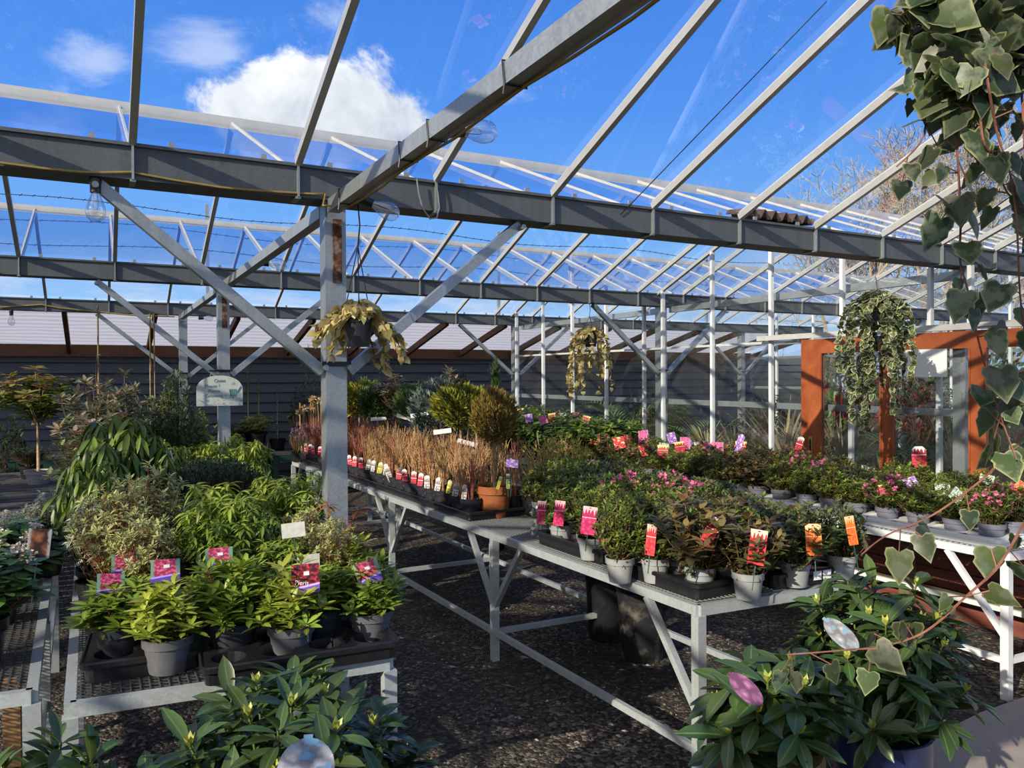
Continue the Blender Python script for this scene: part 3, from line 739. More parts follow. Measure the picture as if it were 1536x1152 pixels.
POTM = {}
def pot_mesh(kind, r, h, n=28):
    if (kind, r, h) in POTM: return POTM[(kind, r, h)]
    b = MB()
    b.lathe([(0, .003), (r*.72, 0), (r*.74, .006), (r*.90, h*.74), (r*.985, h*.75), (r*1.0, h*.97), (r*1.02, h), (r*.95, h), (r*.93, h*.86), (0, h*.855)], n)
    me = b.mesh('pot', MT[kind], True); bpy_smooth_angle(me)
    s = MB(); random.seed(3)
    prof = [(0, h*.90), (r*.5, h*.895), (r*.95, h*.872)]
    s.lathe(prof, n)
    for k in range(26):
        a = random.random()*2*PI; rr = r*.86*math.sqrt(random.random()); x, y = rr*math.cos(a), rr*math.sin(a); d = .006+.008*random.random()
        s.box((x, y, h*.895+.002), (d*1.8, d*.8, .006), random.random()*3)
    sm = s.mesh('soil', MT['bark_chips'] if kind in ('grey_pot', 'dark_pot') else MT['soil'])
    POTM[(kind, r, h)] = (me, sm); return POTM[(kind, r, h)]

# ------------------------------------------------------------------ leaves
def ell(nsec=4, curl=.12, fold=.18, peak=.5, tipw=.04):
    """elliptic leaf, length 1 along x, width 1 across y"""
    V = []; U = []; F = []
    for i in range(nsec+1):
        t = i/nsec; w = .5*max(tipw, math.sin(PI*min(1, (t/peak*.5) if t < peak else .5+(t-peak)/(1-peak)*.5))**.85)
        z = -curl*t*t+.04*t
        for s in (-1, 0, 1):
            V.append((t, s*w, z+(abs(s)*fold*w*.35))); U.append((t, .5+s*.5*(w/.5 if w > .1 else .6)))
    for i in range(nsec):
        for j in (0, 1): a = i*3+j; F.append((a, a+3, a+4, a+1))
    return np.array(V), np.array(F), np.array(U)
def lobed():
    """five-lobed ivy leaf"""
    ol = [(0, .0), (-.13, .20), (-.08, .42), (.10, .47), (.26, .40), (.40, .44), (.54, .34), (.72, .20), (1.0, 0), (.72, -.20), (.54, -.34), (.40, -.44), (.26, -.40), (.10, -.47), (-.08, -.42), (-.13, -.20)]
    V = [(.30, 0, .0)]+[(x, y, -.12*x*x-.10*abs(y)) for x, y in ol]; n = len(ol)
    U = [(.5, .5)]+[(x, .97 if i % 2 == 0 or True else .5) for i, (x, y) in enumerate(ol)]
    # inner ring keeps the margin narrow
    V += [(.30+(x-.30)*.62, y*.62, -.08*x*x-.05*abs(y)) for x, y in ol]; U += [(x, .72) for x, y in ol]
    F = []
    for i in range(n):
        j = (i+1) % n
        F.append((0, 1+n+i, 1+n+j, 1+n+j)); F.append((1+n+i, 1+i, 1+j, 1+n+j))
    return np.array(V, float), np.array(F), np.array(U, float)
def strap(nsec=7, arch=.55, fold=.2):
    V = []; U = []; F = []
    for i in range(nsec+1):
        t = i/nsec; w = .5*(1-t**2.2)*min(1, .45+t*2.2)+.02
        x = t*(1-.25*arch*t); z = -arch*t**2.2
        for s in (-1, 0, 1): V.append((x, s*w, z+abs(s)*fold*.02)); U.append((t, .5+.5*s))
    for i in range(nsec):
        for j in (0, 1): a = i*3+j; F.append((a, a+3, a+4, a+1))
    return np.array(V), np.array(F), np.array(U)
TPL = {'leaf': ell(4), 'leafbig': ell(5, .16, .35, .58), 'leafsmall': ell(2, .08, .25), 'droop': ell(4, .30, .2), 'scale': ell(2, .05, .1, .4), 'ivy': lobed(), 'strap': strap(), 'strapup': strap(6, .18), 'petal': ell(2, -.15, .2, .6)}

class LV:
    """leaf collector"""
    def __init__(s): s.O = []; s.D = []; s.N = []; s.L = []; s.W = []; s.T = []
    def add(s, o, d, n, L, W, tone): s.O.append(tuple(o)); s.D.append(tuple(d)); s.N.append(tuple(n)); s.L.append(L); s.W.append(W); s.T.append(tone)
    def mesh(s, name, tpl, mat):
        V, F, U = TPL[tpl]; n = len(s.O); k = len(V)
        O = np.array(s.O); D = np.array(s.D, float); N = np.array(s.N, float)
        D /= np.linalg.norm(D, axis=1)[:, None]+1e-9
        S = np.cross(N, D); S /= np.linalg.norm(S, axis=1)[:, None]+1e-9
        N = np.cross(D, S)
        L = np.array(s.L)[:, None]; W = np.array(s.W)[:, None]
        P = O[:, None, :]+V[None, :, 0:1]*(D*L)[:, None, :]+V[None, :, 1:2]*(S*W)[:, None, :]+V[None, :, 2:3]*(N*L)[:, None, :]
        P = P.reshape(-1, 3).astype(np.float32)
        FF = (F[None]+(np.arange(n)*k)[:, None, None]).reshape(-1, F.shape[1])
        deg = FF[:, 2] == FF[:, 3]
        me = bpy.data.meshes.new(name)
        loops = []; starts = []; tot = np.where(deg, 3, 4)
        if deg.any():
            flat = FF.copy(); mask = np.ones_like(flat, bool); mask[deg, 3] = False; lp = flat[mask]
        else: lp = FF.ravel()
        st = np.concatenate([[0], np.cumsum(tot)[:-1]])
        me.vertices.add(len(P)); me.vertices.foreach_set('co', P.ravel())
        me.loops.add(len(lp)); me.loops.foreach_set('vertex_index', lp.astype(np.int32))
        me.polygons.add(len(FF)); me.polygons.foreach_set('loop_start', st.astype(np.int32))
        me.polygons.foreach_set('use_smooth', np.ones(len(FF), bool))
        uvl = me.uv_layers.new(name='UVMap'); UU = np.tile(U, (n, 1)).astype(np.float32)
        uvl.data.foreach_set('uv', UU[lp].ravel())
        at = me.attributes.new('tone', 'FLOAT', 'POINT'); at.data.foreach_set('value', np.repeat(np.array(s.T, np.float32), k))
        me.materials.append(MT[mat]); me.update(); me.validate(); return me

def rnd_dir(rg): 
    v = Vector((rg.gauss(0, 1), rg.gauss(0, 1), rg.gauss(0, 1))); return v.normalized()
def perp(ax):
    a = ax.cross(Vector((.3, .2, .93))); a = (a if a.length > .05 else ax.cross(Vector((1, 0, 0)))).normalized(); return a, ax.cross(a)
def whorl(lv, rg, p, ax, k, L, W, elev, tone, spread=.012, start=None):
    a, b = perp(ax); ph = rg.random()*6.28
    for i in range(k):
        t = ph+i*2.4+rg.gauss(0, .15); rad = a*math.cos(t)+b*math.sin(t)
        e = R(elev+rg.gauss(0, 11)-22*(i/max(1, k-1)-.3)); s = .72+.4*rg.random()
        d = rad*math.cos(e)+ax*math.sin(e); n = ax*math.cos(e)-rad*math.sin(e)
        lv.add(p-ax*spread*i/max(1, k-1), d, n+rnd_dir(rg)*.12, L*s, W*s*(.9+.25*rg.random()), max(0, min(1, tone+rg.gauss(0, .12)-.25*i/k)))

def bez(a, b, c, n):
    return [a*((1-t)**2)+b*(2*t*(1-t))+c*(t*t) for t in [i/n for i in range(n+1)]]
def shrub(seed, H, Rr, tips, k, L, W, elev=15, along=3, leaf_mat='leaf_pieris', stem='stem_green', tpl='leaf', low=.25, stemr=.003, flat=0.0, tone=(.45, .3), droop=0.0, upright=.8, fill=.75,
          buds=0, bud=None, flowers=None, base=.02, spread=None, column=False, trunk=0.0, topred=None):
    rg = random.Random(seed); lv = LV(); sb = MB(); bl = LV(); fl = LV()
    tipsP = []
    for i in range(tips):
        a = 2*PI*(i*.618034+rg.random()*.12); f = ((i+.5)/tips)
        rr = fill+(1-fill)*rg.random() if rg.random() < .72 else rg.random()**.5*.8
        if column:
            z = low+(1-low)*f; rad = Rr*math.sqrt(rg.random())*(1.05-.55*z**2); p = Vector((rad*math.cos(a), rad*math.sin(a), H*z*(.94+.08*rg.random())))
            out = Vector((math.cos(a), math.sin(a), .5))
        else:
            cz = 1-f*(1-max(-.2, low-.2)) ; ph = math.acos(max(-1, min(1, cz)))
            o = Vector((math.sin(ph)*math.cos(a), math.sin(ph)*math.sin(a), max(0, math.cos(ph))**(.5 if flat else .9)))
            o *= rr*(.9+.2*rg.random()); p = Vector((Rr*o.x, Rr*o.y, H*(low+(1-low)*o.z)))
            out = Vector((o.x, o.y, .35+o.z*.6))
        ax = (out.normalized()*(1-upright)+Vector((0, 0, 1))*upright+rnd_dir(rg)*.18).normalized()
        if droop: ax = (ax+Vector((0, 0, -droop))).normalized()
        tipsP.append((p, ax, f))
    top = H*trunk
    if trunk: sb.tube([(0, 0, -.01), (.004, 0, top*.5), (0, 0, top+H*.08)], [.011, .01, .008], 6)
    for p, ax, f in tipsP:
        b0 = Vector((rg.gauss(0, base), rg.gauss(0, base), -.01 if not trunk else top*(.95+.1*rg.random())))
        mid = Vector((p.x*.55, p.y*.55, b0.z+(p.z-b0.z)*.45))-ax*.02
        pts = bez(b0, mid, p, 4)
        sb.tube(pts, [stemr, stemr*.95, stemr*.85, stemr*.7, stemr*.55], 4, cap=False)
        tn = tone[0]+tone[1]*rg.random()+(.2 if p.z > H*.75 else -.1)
        if topred and rg.random() < topred: tn = 1.0
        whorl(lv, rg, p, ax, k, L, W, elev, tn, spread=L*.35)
        pl = bez(b0, mid, p, 12)
        for j in range(along):
            q = pl[min(11, int(4+8*(j+rg.random())/max(1, along)))]; d = Vector((rg.gauss(0, 1), rg.gauss(0, 1), .35+.3*rg.gauss(0, 1)-droop*.6)).normalized()
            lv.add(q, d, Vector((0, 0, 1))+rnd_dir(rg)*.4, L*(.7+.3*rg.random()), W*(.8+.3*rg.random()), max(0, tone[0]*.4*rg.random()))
        if bud and rg.random() < buds:
            bl_dir = ax
            for j in range(5): 
                a2, b2 = perp(ax); t = j*1.26; bl.add(p+ax*.0, (ax+(a2*math.cos(t)+b2*math.sin(t))*.26), (a2*math.cos(t)+b2*math.sin(t)), bud, bud*.55, rg.random())
        if flowers and rg.random() < flowers[1]:
            c = p+ax*flowers[4]
            for j in range(flowers[2]):
                d = (rnd_dir(rg)*.8+ax*.7).normalized(); a2, b2 = perp(d); cc = c+rnd_dir(rg)*flowers[5]*(.3+.7*rg.random())
                for m in range(5):
                    t = m*1.2566; r0 = a2*math.cos(t)+b2*math.sin(t); fl.add(cc, r0*.9+d*.35, d, flowers[3], flowers[3]*.75, rg.random())
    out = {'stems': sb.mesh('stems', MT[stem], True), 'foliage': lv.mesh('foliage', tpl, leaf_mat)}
    if bl.O: out['bud_clumps'] = bl.mesh('bud_clumps', 'petal', 'bud')
    if fl.O: out['blossom'] = fl.mesh('blossom', 'petal', flowers[0])
    out['H'] = H; out['R'] = Rr
    return out
def twigs(seed, H=.34, Rr=.06, n=11, mat='stem_twig', leafy=0.0, leaf_mat='leaf_gold_conifer'):
    rg = random.Random(seed); b = MB(); lv = LV()
    for i in range(n):
        a = rg.random()*6.28; r0 = Rr*.35*rg.random(); r1 = Rr*(.4+.9*rg.random()); h = H*(.62+.45*rg.random())
        p0 = Vector((r0*math.cos(a), r0*math.sin(a), -.01)); p2 = Vector((r1*math.cos(a), r1*math.sin(a), h)); p1 = Vector((p0.x*1.4, p0.y*1.4, h*.5))
        pts = bez(p0, p1, p2, 5); b.tube(pts, [.0026, .0025, .0023, .002, .0016, .001], 4, cap=False)
        for j in range(3):
            q = pts[2+j]; d = Vector((rg.gauss(0, 1), rg.gauss(0, 1), 1.6)).normalized(); l = H*(.10+.14*rg.random())
            b.tube([q, q+d*l*.5+Vector((0, 0, .004)), q+d*l+Vector((0, 0, .014))], [.0017, .0014, .0008], 3, cap=False)
            if rg.random() < max(.35, leafy):
                for m in range(2 if leafy < .5 else 7):
                    lv.add(q+d*l*(.3+.7*rg.random()), (d+rnd_dir(rg)*.8), rnd_dir(rg), .014 if leafy < .5 else .022, .007 if leafy < .5 else .012, rg.random())
    return {'stems': b.mesh('stems', MT[mat]), 'foliage': lv.mesh('buds', 'scale', leaf_mat), 'H': H, 'R': Rr}
def conifer(seed, H, Rr, n=1500, leaf_mat='leaf_gold_conifer', trunk=.4, L=.05, cone=False):
    """clipped ball (or cone) of upright flat sprays on a bare stem"""
    rg = random.Random(seed); lv = LV(); b = MB(); zt = H*trunk; cz = (zt+H)/2; rz = (H-zt)/2
    b.tube([(0, 0, -.01), (.006, 0, zt*.5), (0, 0, cz)], [.012, .011, .008], 6)
    for i in range(n):
        d = rnd_dir(rg); rr = (.72+.28*rg.random()) if rg.random() < .8 else rg.random()*.8
        rr *= 1+.10*math.sin(d.x*5+seed)*math.cos(d.y*6+seed*2)
        if cone:
            z = zt+(H-zt)*rg.random()**1.35; rad = Rr*(1-(z-zt)/(H-zt)*.92)*rr; a = rg.random()*6.28; p = Vector((rad*math.cos(a), rad*math.sin(a), z)); d = Vector((math.cos(a), math.sin(a), .3))
        else: p = Vector((d.x*Rr*rr, d.y*Rr*rr, cz+d.z*rz*rr))
        dr = (d*.7+Vector((0, 0, .75))+rnd_dir(rg)*.35).normalized()
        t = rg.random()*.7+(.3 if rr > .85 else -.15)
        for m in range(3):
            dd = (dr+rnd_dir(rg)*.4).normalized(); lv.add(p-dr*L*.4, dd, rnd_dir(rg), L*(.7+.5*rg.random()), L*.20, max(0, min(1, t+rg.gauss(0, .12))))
    for i in range(14):
        d = rnd_dir(rg); b.tube([(0, 0, cz-rz*.6), (d.x*Rr*.4, d.y*Rr*.4, cz+d.z*rz*.3), (d.x*Rr*.8, d.y*Rr*.8, cz+d.z*rz*.75)], [.006, .004, .002], 4, cap=False)
    return {'stems': b.mesh('stem', MT['trunk_pale'], True), 'foliage': lv.mesh('foliage', 'scale', leaf_mat), 'H': H, 'R': Rr}
def straps(seed, H, n, W, leaf_mat, arch='strap', up=.9, L=None):
    rg = random.Random(seed); lv = LV()
    for i in range(n):
        a = rg.random()*6.28; e = R(90-rg.random()**.8*62*(1.6-up)); rad = Vector((math.cos(a), math.sin(a), 0)); d = rad*math.cos(e)+Vector((0, 0, math.sin(e)))
        l = (L or H)*(.65+.45*rg.random()); lv.add(rad*.02*rg.random()+Vector((0, 0, -.01)), d, Vector((0, 0, 1))*math.cos(e)-rad*math.sin(e)+rnd_dir(rg)*.1, l, W*(.7+.6*rg.random()), rg.random())
    return {'foliage': lv.mesh('foliage', arch, leaf_mat), 'H': H, 'R': H*.6}
def palm(seed, H, fronds=9):
    rg = random.Random(seed); lv = LV(); b = MB()
    for i in range(fronds):
        a = i*2.4+rg.random()*.3; rad = Vector((math.cos(a), math.sin(a), 0)); l = H*(.8+.4*rg.random()); p = Vector((0, 0, -.01)); pts = []
        e = R(80-25*rg.random())
        for j in range(10):
            pts.append(p.copy()); p = p+(rad*math.cos(e)+Vector((0, 0, math.sin(e))))*l/9; e -= R(9+5*rg.random())
        b.tube(pts, [.006*(1-.08*j) for j in range(10)], 4, cap=False)
        for j in range(2, 10):
            for q in (0, .5):
                c = pts[j] if q == 0 or j == 9 else pts[j]*.5+pts[j+1]*.5; dz = (pts[j]-pts[j-1]).normalized(); s = dz.cross(Vector((0, 0, 1))).normalized()
                for sg in (-1, 1): lv.add(c, s*sg*.8+dz*.7+Vector((0, 0, .12)), Vector((0, 0, 1)), l*.26*(1.15-.08*abs(j-5)), .016, rg.random())
    return {'stems': b.mesh('stems', MT['stem_green'], True), 'foliage': lv.mesh('foliage', 'strapup', 'leaf_palm'), 'H': H, 'R': H*.6}
def climber(seed, H, mat='leaf_droop', n=26, canes=1, leafL=.05):
    rg = random.Random(seed); lv = LV(); b = MB()
    for c in range(canes):
        x = (c-(canes-1)/2)*.05; b.tube([(x, 0, -.02), (x*.8, .0, H)], .007, 6)
    st = [Vector((.02*math.cos(z*9), .02*math.sin(z*9), z)) for z in np.linspace(0, H*.72, 14)]
    s2 = MB(); s2.tube(st, .003, 4)
    for i in range(n):
        q = st[int(rg.random()*13.9)]; d = Vector((rg.gauss(0, 1), rg.gauss(0, 1), .2)).normalized(); lv.add(q, d, Vector((0, 0, 1))+rnd_dir(rg)*.4, leafL*(.7+.5*rg.random()), leafL*.5, rg.random()*.6)
    return {'cane': b.mesh('cane', MT['bamboo'], True), 'stems': s2.mesh('stems', MT['stem_brown']), 'foliage': lv.mesh('foliage', 'leaf', mat), 'H': H, 'R': .1}
def allium(seed, H=.42, n=6):
    rg = random.Random(seed); b = MB(); lv = LV()
    for i in range(n):
        a = rg.random()*6.28; r = .05*rg.random(); p = Vector((r*math.cos(a), r*math.sin(a), -.01)); q = Vector((r*1.3*math.cos(a), r*1.3*math.sin(a), H*(.75+.3*rg.random())))
        b.tube([p, (p+q)/2, q], .003, 4, cap=False)
        if i < 2:
            for j in range(40): d = rnd_dir(rg); lv.add(q, d, rnd_dir(rg), .04, .012, rg.random())
    if not lv.O: lv.add(q, (0, 0, 1), (1, 0, 0), .01, .01, 0)
    return {'stems': b.mesh('stems', MT['bamboo']), 'blossom': lv.mesh('blossom', 'leaf', 'seedhead'), 'H': H, 'R': .08}

CACHE = {}
def gen(kind, v):
    key = (kind, v)
    if key in CACHE: return CACHE[key]
    s = 100*v+7+sum(map(ord, kind))
    G = {
     'pieris': lambda: shrub(s, .25, .12, 40, 10, .060, .017, 30, 9, 'leaf_pieris', 'stem_red', low=.18, tone=(.35, .5), topred=.0),
     'pieris_lime': lambda: shrub(s, .25, .12, 40, 10, .060, .018, 30, 9, 'leaf_lime', 'stem_red', low=.18, tone=(.35, .6)),
     'pieris_big': lambda: shrub(s, .42, .22, 60, 13, .078, .017, 2, 6, 'leaf_lime', 'stem_green', tpl='droop', low=.3, tone=(.05, .5)),
     'pieris_dark': lambda: shrub(s, .42, .22, 60, 12, .075, .019, 4, 6, 'leaf_pieris', 'stem_green', tpl='droop', low=.3, tone=(.2, .5)),
     'pieris_droop': lambda: shrub(s, .55, .24, 44, 12, .11, .030, -38, 4, 'leaf_droop', 'stem_green', tpl='droop', low=.25, tone=(.1, .6)),
     'varieg': lambda: shrub(s, .36, .22, 120, 11, .040, .012, 20, 5, 'leaf_varieg', 'stem_red', low=.3, tone=(.2, .6)),
     'white_varieg': lambda: shrub(s, .26, .2, 70, 11, .040, .015, 15, 5, 'leaf_white_varieg', 'stem_brown', low=.3, tone=(.2, .6)),
     'hedge': lambda: shrub(s, .26, .2, 150, 8, .026, .012, 25, 8, 'leaf_hedge', 'stem_brown', tpl='leafsmall', low=.45, flat=1, tone=(.1, .4)),
     'low_lime': lambda: shrub(s, .24, .19, 46, 10, .068, .020, -2, 5, 'leaf_lime', 'stem_green', tpl='droop', low=.4, tone=(.1, .5)),
     'leucothoe': lambda: shrub(s, .62, .22, 72, 13, .055, .019, 30, 18, 'leaf_leucothoe', 'stem_brown', low=.2, tone=(.0, .55), topred=.16, fill=.6),
     'tall': lambda: shrub(s, .62, .22, 120, 11, .045, .014, 30, 18, 'leaf_tall', 'stem_green', low=.1, tone=(.0, .55), column=True),
     'photinia': lambda: shrub(s, 1.0, .32, 70, 12, .085, .032, 14, 6, 'leaf_photinia', 'trunk_pale', low=.50, tone=(.0, .8), trunk=.46, fill=.5),
     'viburnum': lambda: shrub(s, .32, .18, 44, 8, .066, .036, 14, 8, 'leaf_viburnum', 'stem_red', low=.3, tone=(.1, .6), flowers=('petal_white', .30, 44, .008, .02, .030)),
     'rhodo': lambda: shrub(s, .46, .27, 56, 11, .112, .036, 16, 6, 'leaf_rhodo', 'stem_green', tpl='leafbig', low=.22, stemr=.005, tone=(.2, .5), buds=.65, bud=.03, fill=.8, upright=.55),
     'rhodo_wide': lambda: shrub(s, .48, .33, 78, 11, .105, .034, 22, 6, 'leaf_rhodo', 'stem_green', tpl='leafbig', low=.22, stemr=.005, tone=(.1, .5), buds=.7, bud=.03, fill=.8, upright=.6),
     'rhodo_low': lambda: shrub(s, .32, .20, 20, 11, .145, .050, 8, 4, 'leaf_rhodo', 'stem_green', tpl='leafbig', low=.35, stemr=.007, tone=(.15, .5), buds=.8, bud=.036, fill=.85, upright=.6),
     'rhodo_far': lambda: shrub(s, .42, .24, 44, 10, .095, .028, 12, 5, 'leaf_rhodo_far', 'stem_green', low=.3, stemr=.004, tone=(.2, .6), buds=.2, bud=.025, upright=.6),
     'azalea': lambda: shrub(s, .17, .105, 105, 8, .025, .010, 28, 9, 'leaf_azalea', 'stem_brown', tpl='leafsmall', low=.22, stemr=.0018, tone=(.2, .6)),
     'azalea_dark': lambda: shrub(s, .17, .105, 100, 8, .025, .011, 28, 9, 'leaf_azalea_dark', 'stem_brown', tpl='leafsmall', low=.22, stemr=.0018, tone=(.1, .6)),
     'azalea_pink': lambda: shrub(s, .18, .10, 90, 8, .025, .010, 28, 9, 'leaf_azalea', 'stem_brown', tpl='leafsmall', low=.25, stemr=.0018, tone=(.1, .5), flowers=('petal_pink', .3, 4, .012, .008, .014)),
     'azalea_bronze': lambda: shrub(s, .19, .115, 46, 8, .036, .016, 30, 8, 'leaf_bronze', 'stem_brown', low=.25, stemr=.002, tone=(.1, .7)),
     'twig': lambda: twigs(s), 'twig_red': lambda: twigs(s, .33, .06, 13, 'stem_twig_red'),
     'twig_leafy': lambda: twigs(s, .46, .14, 20, 'stem_twig', .9, 'leaf_lime'),
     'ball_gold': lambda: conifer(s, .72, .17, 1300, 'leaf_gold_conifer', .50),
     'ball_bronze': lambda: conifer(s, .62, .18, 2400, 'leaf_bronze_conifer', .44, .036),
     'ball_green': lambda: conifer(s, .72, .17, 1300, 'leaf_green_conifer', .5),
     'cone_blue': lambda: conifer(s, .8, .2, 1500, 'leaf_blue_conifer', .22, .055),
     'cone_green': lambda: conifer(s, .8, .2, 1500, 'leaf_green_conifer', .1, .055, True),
     'photinia_ball': lambda: shrub(s, .8, .2, 46, 10, .055, .018, 22, 4, 'leaf_leucothoe', 'stem_brown', low=.6, tone=(.1, .8), trunk=.5, fill=.5),
     'phormium': lambda: straps(s, .75, 70, .042, 'leaf_strap', 'strapup', .8), 'grass': lambda: straps(s, .6, 300, .015, 'leaf_grass', 'strap', .7),
     'agave': lambda: straps(s, .24, 30, .03, 'leaf_palm', 'strapup', .3),
     'palm': lambda: palm(s, .7), 'fern': lambda: palm(s, .5, 14),
     'red_shrub': lambda: shrub(s, .7, .3, 60, 10, .06, .022, 20, 6, 'leaf_red', 'stem_brown', low=.35),
     'dark_shrub': lambda: shrub(s, .6, .28, 70, 10, .055, .022, 18, 7, 'leaf_hedge', 'stem_brown', low=.25, tone=(.2, .7)),
     'green_shrub': lambda: shrub(s, .6, .28, 70, 10, .06, .022, 18, 7, 'leaf_droop', 'stem_brown', low=.25, tone=(.2, .7)),
     'grey_shrub': lambda: shrub(s, .6, .24, 80, 10, .04, .012, 25, 7, 'leaf_blue_conifer', 'stem_brown', low=.2, tone=(.2, .7)),
     'climber': lambda: climber(s, 1.1), 'climber_pair': lambda: climber(s, 1.1, 'leaf_lime', 18, 2), 'allium': lambda: allium(s),
     'primula_red': lambda: shrub(s, .12, .12, 30, 8, .05, .026, 25, 2, 'leaf_viburnum', 'stem_green', low=.3, flowers=('petal_red', .5, 4, .02, .015, .012)),
     'heather': lambda: shrub(s, .14, .13, 60, 10, .018, .006, 35, 6, 'leaf_hedge', 'stem_brown', tpl='leafsmall', low=.3, flowers=('petal_purple', .5, 6, .006, .01, .014)),
    }
    CACHE[key] = G[kind](); return CACHE[key]

# ------------------------------------------------------------------ plant cards
def outline(shape, w, h):
    if shape == 'rect': return [(-w/2, 0), (w/2, 0), (w/2, h), (-w/2, h)]
    if shape == 'oct': c = w*.24; return [(-w/2+c, 0), (w/2-c, 0), (w/2, c), (w/2, h-c), (w/2-c, h), (-w/2+c, h), (-w/2, h-c), (-w/2, c)]
    if shape == 'label': return [(-w*.36, 0), (w*.36, 0), (w/2, h*.3), (w/2, h*.85)]+[(w/2*math.cos(a), h*.85+h*.15*math.sin(a)) for a in np.linspace(.3, PI-.3, 6)]+[(-w/2, h*.85), (-w/2, h*.3)]
    if shape == 'oval':
        p = [(w/2*math.cos(a), h/2+h/2*math.sin(a)) for a in np.linspace(-PI/2, PI/2-.16, 15)]; 
        return p+[(w*.08, h*1.05), (-w*.08, h*1.05)]+[(-x, z) for x, z in reversed(p[1:])]
CARDM = {}
def card_mesh(shape, w, h, m):
    k = (shape, w, h, m)
    if k not in CARDM: CARDM[k] = prism(outline(shape, w, h)).mesh('card', MT[m])
    return CARDM[k]
def add_card(root, pos, shape, w, h, m, yaw=0, tilt=0, lean=0, stake=None, name='plant_card', label=None, sticker=False, hole=False):
    """card at pos (relative to the plant), facing the world direction given by yaw; stake = depth to run down into the pot"""
    rz = root.rotation_euler.z; r = Matrix.Rotation(-rz, 3, 'Z') @ Vector(pos)
    o = put(name, card_mesh(shape, w, h, m), root, r, (tilt, lean, yaw-rz))
    if label: o['label'] = label
    if stake:
        MB().bar((0, .003, h*.15), (0, .003, -stake), .004, .003).build('stake', MT['stake_green'], o)
    if sticker: MB().box((w*.04, -.0014, h*.68), (w*.2, .0012, h*.13)).build('price_sticker', MT['paper'], o)
    if hole: MB().box((0, -.0012, h*.95), (w*.14, .0012, h*.025)).build('punched_hole', MT['soil'], o)
    return o

def plant(kind, p, label, cat='potted plant', group=None, v=0, pot=('black_plastic', .075, .13), sxy=1.0, sz=1.0, rz=None, name='potted_plant', top=None, width=None, parts_off=()):
    g = gen(kind, v); ph = pot[2]*.88 if pot else 0.0
    root = empty(name, p, rz if rz is not None else random.random()*6.28); tag(root, label, cat, group)
    if top is not None: sz = max(.3, (top-p[2]-ph)/g['H'])
    if width is not None: sxy = max(.35, width/2/(g['R']+.02))
    if pot:
        me, so = pot_mesh(*pot); put('pot', me, root); put('soil', so, root)
    for k in ('cane', 'stems', 'foliage', 'bud_clumps', 'blossom'):
        if k in g and k not in parts_off: put(k, g[k], root, (0, 0, ph), (0, 0, 0), (sxy, sxy, sz))
    root['_ph'] = ph; root['_top'] = ph+g['H']*sz
    return root
def px_plant(kind, px, Y, zb, topy, wpx, label, **kw):
    """plant standing where the view column px crosses depth Y, sized to reach row topy"""
    q = at_y(px, 600, Y); D = depth((q.x, Y, 1.6)); top = EYE-(topy-565)/FPX*D
    return plant(kind, (q.x, Y, zb), label, top=top, width=wpx/FPX*D, **kw)

# ================================================================== front-left bench
random.seed(11)
TB = TZ+.005
rz2 = math.atan2(T2[1][1]-T2[0][1], T2[1][0]-T2[0][0])
def mid2(px, py): return at_z(px, py, TB)
qa = at_z(218, 990, TB); tray('four', (qa.x, qa.y, TB), rz2+.03, 'black shuttle tray at the near left corner of the front bench')
qb = at_z(447, 985, TB); tray('eight', (qb.x, qb.y-.005, TB), rz2+.03, 'long black shuttle tray along the front edge of the left bench', sc=.96)
PB = TB+.008
def pot2(px, py, kind, label, pot, v=0, top=None, width=None, **kw):
    q = at_z(px, py, PB); D = depth((q.x, q.y, 1.2))
    t = EYE-(top-566)/FPX*D if top else None
    return plant(kind, (q.x, q.y, PB), label, 'potted plant', None, v, pot, top=t, width=width*.86/FPX*D if width else None, rz=kw.pop('rz', v*1.7), name='potted_pieris', **kw), D
def card_px(root, px, py, D, shape, w, h, m, lean=0, tilt=-.1, yawo=0, stake=True, **kw):
    """card whose centre shows at px, py, at distance D"""
    c = at_d(px, py, D); p = root.location; pos = Vector((c.x-p.x, c.y-p.y, c.z-p.z-h/2))
    kw.setdefault('name', 'plant_card')
    return add_card(root, pos, shape, w, h, m, face_cam(c)+yawo, tilt, lean, stake=max(.02, pos.z-root['_ph']+.03) if stake else None, **kw)
GP, DP = ('grey_pot', .072, .105), ('dark_pot', .075, .115)
r, D = pot2(181, 990, 'pieris', 'green pieris in a black pot at the back of the corner tray', DP, 0, 868, 165)
card_px(r, 166, 876, D-.02, 'rect', .078, .066, 'card_pieris', .15, -.5, .2)
r, D = pot2(252, 1005, 'pieris_lime', 'yellow-green pieris in a grey pot, front of the corner tray', GP, 0, 870, 150)
card_px(r, 248, 856, D+.05, 'rect', .082, .068, 'card_pieris', .05, -.35, .1, sticker=True)
r, D = pot2(202, 955, 'pieris', 'pieris behind the corner tray with a tilted pink picture card', DP, 1, 850, 120)
card_px(r, 189, 846, D+.02, 'rect', .088, .070, 'card_pieris', .05, -.3, .15, sticker=True)
r, D = pot2(350, 985, 'pieris', 'green pieris in a black pot at the left of the long tray', DP, 2, 830, 160)
card_px(r, 329, 837, D+.06, 'rect', .082, .064, 'card_pieris', .0, -.15, .1, sticker=True)
add_card(r, (.05, .0, .2), 'rect', .06, .07, 'card_grey', face_cam(r.location)+1.25, -.2, .1, stake=.12)
r, D = pot2(437, 985, 'pieris_lime', 'pieris in a grey pot with a dark red card reading Pieris', GP, 1, 845, 150)
c = card_px(r, 459, 868, D-.04, 'rect', .082, .088, 'card_pieris_red', -.03, -.05, .0, sticker=True)
words('Pieris', .019, c, (-.012, -.0016, .026), 'text_white', rot=(PI/2, .12, 0))
r, D = pot2(482, 962, 'pieris', 'green pieris in a black pot behind the red-card pieris', DP, 3, 845, 130)
